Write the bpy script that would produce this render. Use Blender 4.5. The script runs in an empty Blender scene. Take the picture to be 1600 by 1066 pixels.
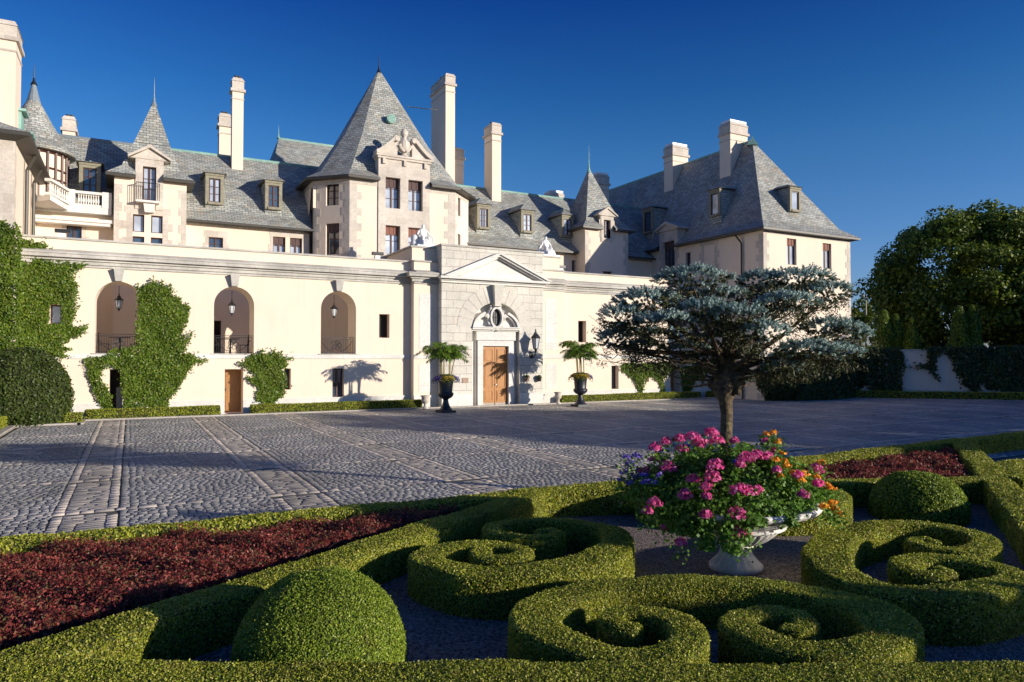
import bpy, math, random
import numpy as np
from math import sin, cos, tan, pi, radians, atan2, sqrt
from mathutils import Vector, Matrix
from mathutils.geometry import tessellate_polygon
random.seed(7); RNG = np.random.default_rng(7)
scene = bpy.context.scene; COL = scene.collection

# ------------------------------------------------------------------ camera, sky, sun, exposure
FOC, EYE, YAW, PITCH = 1108.0, 2.5, radians(28.3), radians(1.37)
cam_d = bpy.data.cameras.new('camera'); cam_d.sensor_width = 36; cam_d.lens = 36*FOC/1600
cam_d.clip_start = .1; cam_d.clip_end = 3000
cam = bpy.data.objects.new('camera', cam_d); COL.objects.link(cam)
cam.location = (0, 0, EYE); cam.rotation_euler = (radians(90)+PITCH, 0, -YAW); scene.camera = cam

SUN_EL, SUN_AZ = radians(11.2), radians(141)          # heading clockwise from +Y
sdir = Vector((cos(SUN_EL)*sin(SUN_AZ), cos(SUN_EL)*cos(SUN_AZ), sin(SUN_EL)))
world = bpy.data.worlds.new('World'); scene.world = world; world.use_nodes = True
wn = world.node_tree; bg = wn.nodes['Background']
sky = wn.nodes.new('ShaderNodeTexSky'); sky.sky_type = 'NISHITA'; sky.sun_disc = False
sky.sun_elevation = SUN_EL; sky.sun_rotation = SUN_AZ
sky.air_density = 1.0; sky.dust_density = 0.45; sky.ozone_density = 6.0; sky.altitude = 0
# polarised, deep blue overhead and paler towards the horizon
tc = wn.nodes.new('ShaderNodeTexCoord'); sz = wn.nodes.new('ShaderNodeSeparateXYZ'); wn.links.new(tc.outputs['Generated'], sz.inputs[0])
rp = wn.nodes.new('ShaderNodeValToRGB'); el_ = rp.color_ramp.elements; wn.links.new(sz.outputs[2], rp.inputs[0])
el_[0].position = .02; el_[0].color = (1.95, 1.65, 1.9, 1); el_[1].position = 1.; el_[1].color = (.2, .6, 1.2, 1)
for p_, c_ in ((.11, (1.9, 1.66, 1.85)), (.27, (1.0, 1.42, 1.62)), (.34, (.55, 1.15, 1.52)), (.47, (.15, .6, 1.3))): q_ = el_.new(p_); q_.color = (*c_, 1)
tint = wn.nodes.new('ShaderNodeMix'); tint.data_type = 'RGBA'; tint.blend_type = 'MULTIPLY'; tint.inputs[0].default_value = 1; wn.links.new(rp.outputs[0], tint.inputs[7])
wn.links.new(sky.outputs[0], tint.inputs[6]); wn.links.new(tint.outputs[2], bg.inputs[0]); bg.inputs[1].default_value = 0.078
sl = bpy.data.lights.new('sun', 'SUN'); sl.energy = 5.0; sl.angle = radians(.5); sl.color = (1, .91, .79)
so = bpy.data.objects.new('sun', sl); COL.objects.link(so); so.location = (30, -40, 30)
so.rotation_euler = sdir.to_track_quat('Z', 'Y').to_euler()
scene.view_settings.view_transform = 'Standard'; scene.view_settings.look = 'None'
scene.view_settings.gamma = 1; scene.view_settings.exposure = 0.24

# ------------------------------------------------------------------ picking a point on a real plane from the camera's view
_f = Vector((sin(YAW)*cos(PITCH), cos(YAW)*cos(PITCH), sin(PITCH))); _r = Vector((cos(YAW), -sin(YAW), 0)); _u = _r.cross(_f)
CAM = Vector((0, 0, EYE))
def ray(x, y): return _f + _r*((x-800)/FOC) - _u*((y-533)/FOC)
def onY(x, y, Y): d = ray(x, y); return CAM + d*(Y/d.y)
def onX(x, y, X): d = ray(x, y); return CAM + d*(X/d.x)
def onZ(x, y, Z=0.): d = ray(x, y); return CAM + d*((Z-EYE)/d.z)
def at(x, y, t): return CAM + ray(x, y)*t

# ------------------------------------------------------------------ materials
def newmat(name):
    m = bpy.data.materials.new(name); m.use_nodes = True; nt = m.node_tree
    return m, nt, nt.nodes['Principled BSDF']
def N(nt, t, **k):
    n = nt.nodes.new(t)
    for a, b in k.items():
        if hasattr(n, a): setattr(n, a, b)
        else: n.inputs[a].default_value = b
    return n
def L(nt, a, b): nt.links.new(a, b)
def ramp(nt, fac, stops):
    r = nt.nodes.new('ShaderNodeValToRGB'); e = r.color_ramp.elements
    e[0].position, e[0].color = stops[0][0], (*stops[0][1], 1); e[1].position, e[1].color = stops[-1][0], (*stops[-1][1], 1)
    for p, c in stops[1:-1]: q = e.new(p); q.color = (*c, 1)
    L(nt, fac, r.inputs[0]); return r.outputs[0]
def mixc(nt, fac, a, b, mode='MIX'):
    m = nt.nodes.new('ShaderNodeMix'); m.data_type = 'RGBA'; m.blend_type = mode
    for i, v in ((0, fac), (6, a), (7, b)):
        if hasattr(v, 'links'): L(nt, v, m.inputs[i])
        else: m.inputs[i].default_value = v if i == 0 else (*v, 1)
    return m.outputs[2]
def bump(nt, b, h, s=.3, d=.02):
    n = nt.nodes.new('ShaderNodeBump'); n.inputs['Strength'].default_value = s; n.inputs['Distance'].default_value = d
    L(nt, h, n.inputs['Height']); L(nt, n.outputs[0], b.inputs['Normal'])
def noise(nt, vec, scale, detail=4, rough=.6):
    n = N(nt, 'ShaderNodeTexNoise'); n.inputs['Scale'].default_value = scale; n.inputs['Detail'].default_value = detail
    n.inputs['Roughness'].default_value = rough
    if vec is not None: L(nt, vec, n.inputs['Vector'])
    return n.outputs['Fac']
def uvc(nt): return N(nt, 'ShaderNodeUVMap').outputs[0]
def objc(nt): return N(nt, 'ShaderNodeTexCoord').outputs['Object']
def plain(name, col, rough=.6, metal=0, var=.15, sc=6, bs=.15, spec=.5):
    m, nt, b = newmat(name); v = objc(nt); n = noise(nt, v, sc)
    L(nt, ramp(nt, n, [(.25, tuple(c*(1-var) for c in col)), (.75, tuple(min(1, c*(1+var)) for c in col))]), b.inputs['Base Color'])
    b.inputs['Roughness'].default_value = rough; b.inputs['Metallic'].default_value = metal
    b.inputs['Specular IOR Level'].default_value = spec
    if bs: bump(nt, b, noise(nt, v, sc*6), bs, .01)
    return m
def stucco(name, col):
    m, nt, b = newmat(name); v = objc(nt)
    big = noise(nt, v, .35, 5, .65); fine = noise(nt, v, 30, 3)
    c = ramp(nt, big, [(.3, tuple(x*.93 for x in col)), (.55, col), (.8, tuple(min(1, x*1.05) for x in col))])
    mp = N(nt, 'ShaderNodeMapping'); mp.inputs['Scale'].default_value = (3, 3, .25); L(nt, v, mp.inputs[0])
    st = ramp(nt, noise(nt, mp.outputs[0], 1.1, 6, .7), [(.55, (0, 0, 0)), (.80, (.34, .34, .34))])
    c = mixc(nt, st, c, tuple(x*.6 for x in col))
    L(nt, c, b.inputs['Base Color']); b.inputs['Roughness'].default_value = .9; bump(nt, b, fine, .25, .008)
    return m
def blocks(name, c1, c2, mortar, w, h, ms=.008, rough=.85, warm=None, dark=.25, bs=.5, offs=.5):
    m, nt, b = newmat(name); v = uvc(nt)
    br = nt.nodes.new('ShaderNodeTexBrick'); L(nt, v, br.inputs['Vector']); br.offset = offs
    for k, x in (('Color1', (*c1, 1)), ('Color2', (*c2, 1)), ('Mortar', (*mortar, 1)), ('Scale', 1.), ('Mortar Size', ms), ('Mortar Smooth', .2),
                 ('Bias', 0.), ('Brick Width', w), ('Row Height', h)): br.inputs[k].default_value = x
    c = br.outputs['Color']
    # second lattice picks out odd blocks of another colour
    br2 = nt.nodes.new('ShaderNodeTexBrick'); L(nt, v, br2.inputs['Vector']); br2.offset = offs
    for k, x in (('Color1', (0, 0, 0, 1)), ('Color2', (1, 1, 1, 1)), ('Mortar', (0, 0, 0, 1)), ('Scale', 1.), ('Mortar Size', ms), ('Bias', -.35),
                 ('Brick Width', w), ('Row Height', h)): br2.inputs[k].default_value = x
    if warm:
        f = ramp(nt, br2.outputs['Color'], [(.55, (0, 0, 0)), (.7, (.8, .8, .8))]); c = mixc(nt, f, c, warm)
    o = objc(nt)
    g = ramp(nt, noise(nt, o, .6, 8, .7), [(.35, (1-dark,)*3), (.65, (1.08,)*3)]); c = mixc(nt, 1., c, g, 'MULTIPLY')
    g = ramp(nt, noise(nt, o, 9, 4, .7), [(.3, (.86,)*3), (.7, (1.1,)*3)]); c = mixc(nt, 1., c, g, 'MULTIPLY')
    L(nt, c, b.inputs['Base Color']); b.inputs['Roughness'].default_value = rough
    inv = ramp(nt, br.outputs['Fac'], [(0, (1,)*3), (1, (0,)*3)]); a = nt.nodes.new('ShaderNodeMath'); a.operation = 'ADD'
    mm = nt.nodes.new('ShaderNodeMath'); mm.operation = 'MULTIPLY'; mm.inputs[1].default_value = .35; L(nt, noise(nt, o, 25), mm.inputs[0])
    L(nt, inv, a.inputs[0]); L(nt, mm.outputs[0], a.inputs[1]); bump(nt, b, a.outputs[0], bs, .02)
    return m
def slate(name):
    m, nt, b = newmat(name); v = uvc(nt)
    def brk(bias, c1, c2, off):
        mp = N(nt, 'ShaderNodeMapping'); mp.inputs['Location'].default_value = (off, 0, 0); L(nt, v, mp.inputs[0])
        br = nt.nodes.new('ShaderNodeTexBrick'); L(nt, mp.outputs[0], br.inputs['Vector'])
        for k, x in (('Color1', (*c1, 1)), ('Color2', (*c2, 1)), ('Mortar', (.05, .05, .05, 1)), ('Scale', 1.), ('Mortar Size', .012), ('Bias', bias),
                     ('Brick Width', .30), ('Row Height', .15)): br.inputs[k].default_value = x
        return br
    a = brk(0, (.27, .28, .26), (.51, .52, .465), 0); f1 = brk(-.3, (0, 0, 0), (1, 1, 1), 0)
    c = mixc(nt, ramp(nt, f1.outputs['Color'], [(.6, (0,)*3), (.75, (.7,)*3)]), a.outputs['Color'], (.28, .33, .30))
    wn_ = nt.nodes.new('ShaderNodeTexWhiteNoise'); mp = N(nt, 'ShaderNodeMapping'); mp.inputs['Scale'].default_value = (3.333, 6.667, 1)
    L(nt, v, mp.inputs[0]); fl = nt.nodes.new('ShaderNodeVectorMath'); fl.operation = 'FLOOR'; L(nt, mp.outputs[0], fl.inputs[0]); L(nt, fl.outputs[0], wn_.inputs[0])
    c = mixc(nt, ramp(nt, wn_.outputs[0], [(.88, (0,)*3), (.97, (.4,)*3)]), c, (.44, .33, .22))
    o = objc(nt)
    c = mixc(nt, ramp(nt, noise(nt, o, .9, 6, .75), [(.50, (0,)*3), (.72, (.5,)*3)]), c, (.30, .24, .15))
    c = mixc(nt, ramp(nt, noise(nt, o, 1.7, 6, .75), [(.50, (0,)*3), (.70, (.65,)*3)]), c, (.17, .185, .18))
    c = mixc(nt, 1., c, ramp(nt, noise(nt, o, .35, 5), [(.3, (.8,)*3), (.7, (1.12,)*3)]), 'MULTIPLY')
    L(nt, c, b.inputs['Base Color']); b.inputs['Roughness'].default_value = .7; b.inputs['Specular IOR Level'].default_value = .4
    sx = nt.nodes.new('ShaderNodeSeparateXYZ'); L(nt, v, sx.inputs[0])
    dv = nt.nodes.new('ShaderNodeMath'); dv.operation = 'DIVIDE'; dv.inputs[1].default_value = .15; L(nt, sx.outputs[1], dv.inputs[0])
    fr = nt.nodes.new('ShaderNodeMath'); fr.operation = 'FRACT'; L(nt, dv.outputs[0], fr.inputs[0])
    iv = nt.nodes.new('ShaderNodeMath'); iv.operation = 'SUBTRACT'; iv.inputs[0].default_value = 1; L(nt, fr.outputs[0], iv.inputs[1])
    ad = nt.nodes.new('ShaderNodeMath'); ad.operation = 'ADD'; L(nt, iv.outputs[0], ad.inputs[0]); L(nt, wn_.outputs[0], ad.inputs[1])
    bump(nt, b, ad.outputs[0], .7, .022)
    return m
def leafmat(name, cols, trans=.25, rough=.5, spec=.35, brown=False):
    """cols: list of colours, one picked at random for every leaf"""
    m, nt, b = newmat(name); g = nt.nodes.new('ShaderNodeNewGeometry')
    st = [(i/(len(cols)-1), c) for i, c in enumerate(cols)]
    c = ramp(nt, g.outputs['Random Per Island'], st)
    c = mixc(nt, 1., c, ramp(nt, noise(nt, objc(nt), 1.3, 3), [(.3, (.78,)*3), (.7, (1.2,)*3)]), 'MULTIPLY')
    if brown: c = mixc(nt, ramp(nt, noise(nt, objc(nt), 2.2, 5, .7), [(.60, (0,)*3), (.74, (.55,)*3)]), c, (.26, .16, .05))
    L(nt, c, b.inputs['Base Color']); b.inputs['Roughness'].default_value = rough; b.inputs['Specular IOR Level'].default_value = spec
    if trans:
        t = nt.nodes.new('ShaderNodeBsdfTranslucent'); L(nt, c, t.inputs[0]); mx = nt.nodes.new('ShaderNodeMixShader'); mx.inputs[0].default_value = trans
        L(nt, b.outputs[0], mx.inputs[1]); L(nt, t.outputs[0], mx.inputs[2]); L(nt, mx.outputs[0], nt.nodes['Material Output'].inputs[0])
    return m
def stonemat(name, cols, rough=.6, patch=None):
    m, nt, b = newmat(name); g = nt.nodes.new('ShaderNodeNewGeometry'); o = objc(nt)
    c = ramp(nt, g.outputs['Random Per Island'], [(i/(len(cols)-1), k) for i, k in enumerate(cols)])
    c = mixc(nt, 1., c, ramp(nt, noise(nt, o, .5, 5), [(.3, (.72,)*3), (.7, (1.2,)*3)]), 'MULTIPLY')
    c = mixc(nt, 1., c, ramp(nt, noise(nt, o, .13, 8, .75), [(.35, (.80, .80, .78)), (.6, (1.1, 1.08, 1.05))]), 'MULTIPLY')
    if patch: c = mixc(nt, ramp(nt, noise(nt, o, .8, 6, .7), [(.58, (0,)*3), (.8, (.7,)*3)]), c, patch)
    L(nt, c, b.inputs['Base Color']); b.inputs['Roughness'].default_value = rough; bump(nt, b, noise(nt, o, 30), .5, .01)
    return m
def gravelmat(name, c1, c2):
    m, nt, b = newmat(name); o = objc(nt); vo = nt.nodes.new('ShaderNodeTexVoronoi'); vo.inputs['Scale'].default_value = 45; L(nt, o, vo.inputs['Vector'])
    c = ramp(nt, vo.outputs['Color'], [(.1, c1), (.9, c2)]); L(nt, c, b.inputs['Base Color']); b.inputs['Roughness'].default_value = .8
    iv = ramp(nt, vo.outputs['Distance'], [(0, (1,)*3), (.6, (0,)*3)]); bump(nt, b, iv, 1., .02)
    return m
def woodmat(name, c1, c2, axis=(8, 8, .6)):
    m, nt, b = newmat(name); o = objc(nt); mp = N(nt, 'ShaderNodeMapping'); mp.inputs['Scale'].default_value = axis; L(nt, o, mp.inputs[0])
    n = noise(nt, mp.outputs[0], 3, 6, .7)
    L(nt, ramp(nt, n, [(.3, c1), (.7, c2)]), b.inputs['Base Color']); b.inputs['Roughness'].default_value = .5; bump(nt, b, n, .2, .01)
    return m
def glassmat(name, col, rough=.04):
    m, nt, b = newmat(name); o = objc(nt)
    L(nt, ramp(nt, noise(nt, o, .7, 2), [(.4, col), (.65, tuple(min(1, c*1.7+.01) for c in col))]), b.inputs['Base Color'])
    b.inputs['Roughness'].default_value = rough; b.inputs['Specular IOR Level'].default_value = .9; b.inputs['Coat Weight'].default_value = .6
    b.inputs['Coat Roughness'].default_value = .02
    bump(nt, b, noise(nt, o, 1.5, 2), .06, .02)
    return m
M = dict(
 stucco=stucco('cream_stucco', (.80, .675, .535)), stucco2=stucco('pale_stucco', (.72, .60, .50)),
 lime=blocks('limestone_blocks', (.54, .475, .40), (.64, .575, .49), (.66, .63, .56), .62, .40, .006, warm=(.52, .44, .37), dark=.2, bs=.25),
 rust=blocks('rusticated_limestone', (.60, .565, .49), (.68, .645, .56), (.30, .28, .25), .74, .42, .009, warm=(.60, .50, .41), dark=.16, bs=.7),
 trim=blocks('grey_limestone_trim', (.50, .475, .42), (.60, .57, .51), (.62, .60, .55), 1.5, 3., .008, dark=.35, bs=.2),
 vous=blocks('voussoir_stone', (.60, .565, .49), (.68, .645, .56), (.6, .57, .5), 9, 9, .001, warm=(.60, .50, .41), dark=.12, bs=.2),
 pale=blocks('pale_limestone', (.68, .655, .60), (.74, .71, .65), (.5, .48, .44), 1.4, 1.1, .006, dark=.1, bs=.2),
 slate=slate('roof_slate'), copper=plain('green_copper', (.24, .42, .36), .6, var=.3, sc=2), lead=plain('grey_lead', (.20, .24, .26), .5, var=.2),
 gutter=plain('dark_gutter', (.05, .045, .035), .5), frame=plain('dark_brown_wood', (.075, .03, .022), .5), brown=plain('reddish_blind', (.23, .10, .07), .8),
 blind=plain('brown_blind', (.10, .06, .055), .8), wood=woodmat('oak_door', (.30, .115, .014), (.50, .21, .035)), wood2=woodmat('weathered_door', (.22, .10, .03), (.42, .22, .07)),
 glass=glassmat('window_glass', (.03, .045, .07)), curtain=glassmat('curtained_glass', (.34, .37, .42)), dark=plain('dark_interior', (.012, .011, .012), .9, bs=0),
 iron=plain('black_iron', (.015, .015, .017), .45), blackurn=plain('black_cast_iron', (.02, .022, .028), .38, sc=10, bs=.3), marble=plain('white_marble', (.78, .77, .75), .45, var=.06),
 soil=plain('dark_soil', (.03, .02, .014), .95), earth=plain('lawn_earth', (.05, .065, .02), .95, var=.4, sc=.3),
 basin=plain('white_basin_stone', (.66, .63, .57), .75, var=.3, sc=5, bs=.5), plaque=plain('bronze_plaque', (.30, .19, .13), .5), grey=plain('grey_panel', (.10, .12, .14), .5),
 tin=plain('white_flashing', (.75, .76, .78), .35), lampglass=plain('lamp_glass', (.55, .58, .6), .1, var=.05, bs=0), shutter=plain('shaded_board', (.06, .035, .03), .8),
 kerb=blocks('granite_kerb', (.42, .38, .33), (.50, .45, .38), (.2, .18, .16), 1.2, 1.2, .01, dark=.2),
 cobble=stonemat('cobbles', [(.215, .215, .212), (.285, .282, .275), (.345, .338, .325), (.245, .245, .242), (.315, .308, .30), (.40, .375, .34)], .55, (.13, .15, .08)),
 sett2=stonemat('pale_edge_setts', [(.54, .47, .39), (.68, .59, .49), (.44, .39, .33), (.61, .53, .44)], .6),
 sett=stonemat('pale_setts', [(.36, .325, .285), (.46, .41, .35), (.30, .28, .25), (.41, .37, .32)], .6), joint=plain('joint_sand', (.10, .095, .065), .95, sc=20),
 gravel=gravelmat('pea_gravel', (.04, .032, .027), (.40, .32, .27)),
 box=leafmat('box_leaf', [(.12, .175, .012), (.28, .32, .02), (.44, .46, .035), (.19, .245, .016), (.62, .60, .14), (.34, .26, .04)], .3, brown=True),
 shadecore=plain('leaf_shade_core', (.02, .028, .004), .95, bs=0), dome=leafmat('dome_leaf', [(.09, .17, .012), (.21, .30, .02), (.34, .42, .04), (.14, .22, .015), (.48, .52, .10)], .3, brown=True),  # core under the leaves: shade in the gaps put into a near-black colour
 edge=leafmat('edging_leaf', [(.26, .32, .025), (.34, .35, .03), (.22, .29, .02), (.36, .28, .04)]),
 barb=leafmat('barberry_leaf', [(.16, .024, .022), (.27, .05, .042), (.095, .018, .015), (.44, .09, .075), (.20, .095, .045), (.10, .095, .03)], .3),
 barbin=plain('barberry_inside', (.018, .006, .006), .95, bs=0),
 ivy=leafmat('ivy_leaf', [(.055, .11, .010), (.11, .185, .016), (.18, .26, .022), (.075, .14, .012), (.24, .27, .035)], .3),
 ivyshade=leafmat('shade_toned_ivy_leaf', [(.025, .045, .012), (.05, .08, .02), (.035, .06, .015)], .2),  # darker copy of the ivy leaf, deep shade put into its colour
 shrub=leafmat('shrub_leaf', [(.03, .05, .01), (.06, .095, .015), (.09, .12, .02), (.045, .07, .012)], .2),
 oak=leafmat('broadleaf', [(.05, .09, .010), (.12, .17, .018), (.19, .24, .025), (.07, .12, .012)], .3), bark=plain('bark', (.10, .075, .05), .9, var=.4, sc=8, bs=1.),
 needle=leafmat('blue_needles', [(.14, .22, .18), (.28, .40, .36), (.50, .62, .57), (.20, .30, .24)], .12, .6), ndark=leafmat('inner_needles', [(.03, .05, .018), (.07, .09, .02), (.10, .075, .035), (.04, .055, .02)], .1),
 palm=leafmat('palm_leaf', [(.07, .15, .015), (.14, .25, .025), (.22, .33, .04), (.09, .18, .018)], .35), cane=plain('palm_cane', (.30, .24, .10), .6, var=.25),
 gleaf=leafmat('geranium_leaf', [(.07, .17, .018), (.13, .27, .03), (.20, .35, .045), (.05, .12, .012)], .35),
 pink=leafmat('pink_petal', [(.80, .07, .28), (.90, .14, .42), (.68, .04, .22), (.95, .32, .56), (.55, .05, .16)], .4), orange=leafmat('orange_petal', [(.85, .33, .02), (.90, .45, .04), (.80, .22, .02)], .3),
 purple=leafmat('purple_petal', [(.16, .10, .50), (.24, .16, .62), (.12, .07, .38)], .35), yellow=leafmat('yellow_petal', [(.45, .30, .03), (.60, .45, .05), (.30, .16, .02)], .3),
)

# ------------------------------------------------------------------ objects
def tag(o, label=None, cat=None, group=None, kind=None):
    if label: o['label'] = label
    if cat: o['category'] = cat
    if group: o['group'] = group
    if kind: o['kind'] = kind
    return o
def thing(name, loc, label, cat, group=None):
    o = bpy.data.objects.new(name, None); COL.objects.link(o); o.location = loc; o.empty_display_size = .3
    return tag(o, label, cat, group)
def origin_of(p):
    while p.parent is not None: p = p.parent
    return Vector(p.location)
def link_mesh(name, me, parent=None, base=None):
    """base: world point that becomes the mesh origin (things) ; children use the thing's origin"""
    off = origin_of(parent) if parent is not None else Vector(base or (0, 0, 0))
    if off.length > 0: me.transform(Matrix.Translation(-off))
    o = bpy.data.objects.new(name, me); COL.objects.link(o)
    if parent is not None: o.parent = parent
    else: o.location = off
    return o
class MB:
    def __init__(s): s.v = []; s.f = []; s.m = []
    def add(s, vs, fs, m=0):
        b = len(s.v); s.v += [tuple(p) for p in vs]; s.f += [tuple(i+b for i in q) for q in fs]; s.m += [m]*len(fs); return s
    def poly(s, pts, m=0): return s.add(pts, [tuple(range(len(pts)))], m)
    def box(s, x0, x1, y0, y1, z0, z1, m=0):
        return s.hexa([(x0, y0, z0), (x1, y0, z0), (x1, y1, z0), (x0, y1, z0)], [(x0, y0, z1), (x1, y0, z1), (x1, y1, z1), (x0, y1, z1)], m)
    def hexa(s, b, t, m=0): return s.add(list(b)+list(t), [(3, 2, 1, 0), (4, 5, 6, 7), (0, 1, 5, 4), (1, 2, 6, 5), (2, 3, 7, 6), (3, 0, 4, 7)], m)
    def fbox(s, F, u0, u1, d0, d1, z0, z1, m=0):   # box in a facade frame: d grows outwards
        P = F.P; return s.hexa([P(u0, z0, d1), P(u1, z0, d1), P(u1, z0, d0), P(u0, z0, d0)], [P(u0, z1, d1), P(u1, z1, d1), P(u1, z1, d0), P(u0, z1, d0)], m)
    def prism(s, out, holes, P, d0, d1, m=0, mr=None):
        """polygon with holes in (u,z); P(u,z,d) maps to the world; front at d1, back at d0"""
        loops = [list(out)]+[list(h) for h in holes]
        flat = [p for l in loops for p in l]
        tr = tessellate_polygon([[Vector((p[0], p[1], 0)) for p in l] for l in loops])
        def area(t): a, b, c = (flat[i] for i in t); return (b[0]-a[0])*(c[1]-a[1])-(c[0]-a[0])*(b[1]-a[1])
        tr = [t if area(t) > 0 else tuple(reversed(t)) for t in tr]
        s.add([P(u, z, d1) for u, z in flat], tr, m); s.add([P(u, z, d0) for u, z in flat], [tuple(reversed(t)) for t in tr], m)
        for k, l in enumerate(loops):
            A = sum(l[i][0]*l[(i+1) % len(l)][1]-l[(i+1) % len(l)][0]*l[i][1] for i in range(len(l)))
            if (A > 0) != (k == 0): l = l[::-1]
            for i in range(len(l)):
                a, b = l[i], l[(i+1) % len(l)]
                s.poly([P(*a, d0), P(*b, d0), P(*b, d1), P(*a, d1)], m if (k == 0 or mr is None) else mr)
        return s
    def tube(s, pts, r, n=8, m=0, cap=True):
        pts = [Vector(p) for p in pts]; rs = r if isinstance(r, (list, tuple)) else [r]*len(pts); b = len(s.v); pa = None
        for i, p in enumerate(pts):
            d = (pts[min(i+1, len(pts)-1)]-pts[max(i-1, 0)]).normalized()
            a = (d.orthogonal() if pa is None else (pa-d*pa.dot(d))).normalized(); pa = a; c = d.cross(a)
            for k in range(n): t = 2*pi*k/n; s.v.append(tuple(p+(a*cos(t)+c*sin(t))*rs[i]))
        for i in range(len(pts)-1):
            for k in range(n): s.f.append((b+i*n+k, b+i*n+(k+1) % n, b+(i+1)*n+(k+1) % n, b+(i+1)*n+k)); s.m.append(m)
        if cap:
            s.f.append(tuple(b+k for k in reversed(range(n)))); s.m.append(m); q = b+(len(pts)-1)*n; s.f.append(tuple(q+k for k in range(n))); s.m.append(m)
        return s
    def lathe(s, prof, c=(0, 0, 0), n=24, m=0, mod=None, sx=1, sy=1):
        b = len(s.v)
        for j, (r, z) in enumerate(prof):
            for k in range(n):
                t = 2*pi*k/n; q = r*(mod(j, t) if mod else 1); s.v.append((c[0]+q*cos(t)*sx, c[1]+q*sin(t)*sy, c[2]+z))
        for j in range(len(prof)-1):
            for k in range(n): s.f.append((b+j*n+k, b+j*n+(k+1) % n, b+(j+1)*n+(k+1) % n, b+(j+1)*n+k)); s.m.append(m)
        s.f.append(tuple(b+k for k in reversed(range(n)))); s.m.append(m); q = b+(len(prof)-1)*n; s.f.append(tuple(q+k for k in range(n))); s.m.append(m)
        return s
    def build(s, name, mats, parent=None, base=None, smooth=False):
        me = bpy.data.meshes.new(name); me.from_pydata(s.v, [], s.f)
        mats = mats if isinstance(mats, (list, tuple)) else [mats]
        for q in mats: me.materials.append(M[q] if isinstance(q, str) else q)
        me.polygons.foreach_set('material_index', s.m)
        uv = me.uv_layers.new(name='UVMap'); co = np.array(s.v)
        vals = np.zeros((len(me.loops), 2))
        for p in me.polygons:
            n = p.normal
            if abs(n.z) > .985: U, V = Vector((1, 0, 0)), Vector((0, 1, 0))
            else: U = Vector((-n.y, n.x, 0)).normalized(); V = n.cross(U)
            idx = list(p.vertices); P = co[idx]; ls = p.loop_start
            vals[ls:ls+len(idx), 0] = P@np.array(U); vals[ls:ls+len(idx), 1] = P@np.array(V)
        uv.data.foreach_set('uv', vals.ravel())
        if smooth: me.polygons.foreach_set('use_smooth', [True]*len(me.polygons))
        me.update(); return link_mesh(name, me, parent, base)
def dup(root, loc, label=None):
    r = root.copy(); COL.objects.link(r); r.location = loc
    if label: r['label'] = label
    for ch in list(root.children):
        c = ch.copy(); COL.objects.link(c); c.parent = r
        for g in list(ch.children): d = g.copy(); COL.objects.link(d); d.parent = c
    return r

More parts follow.
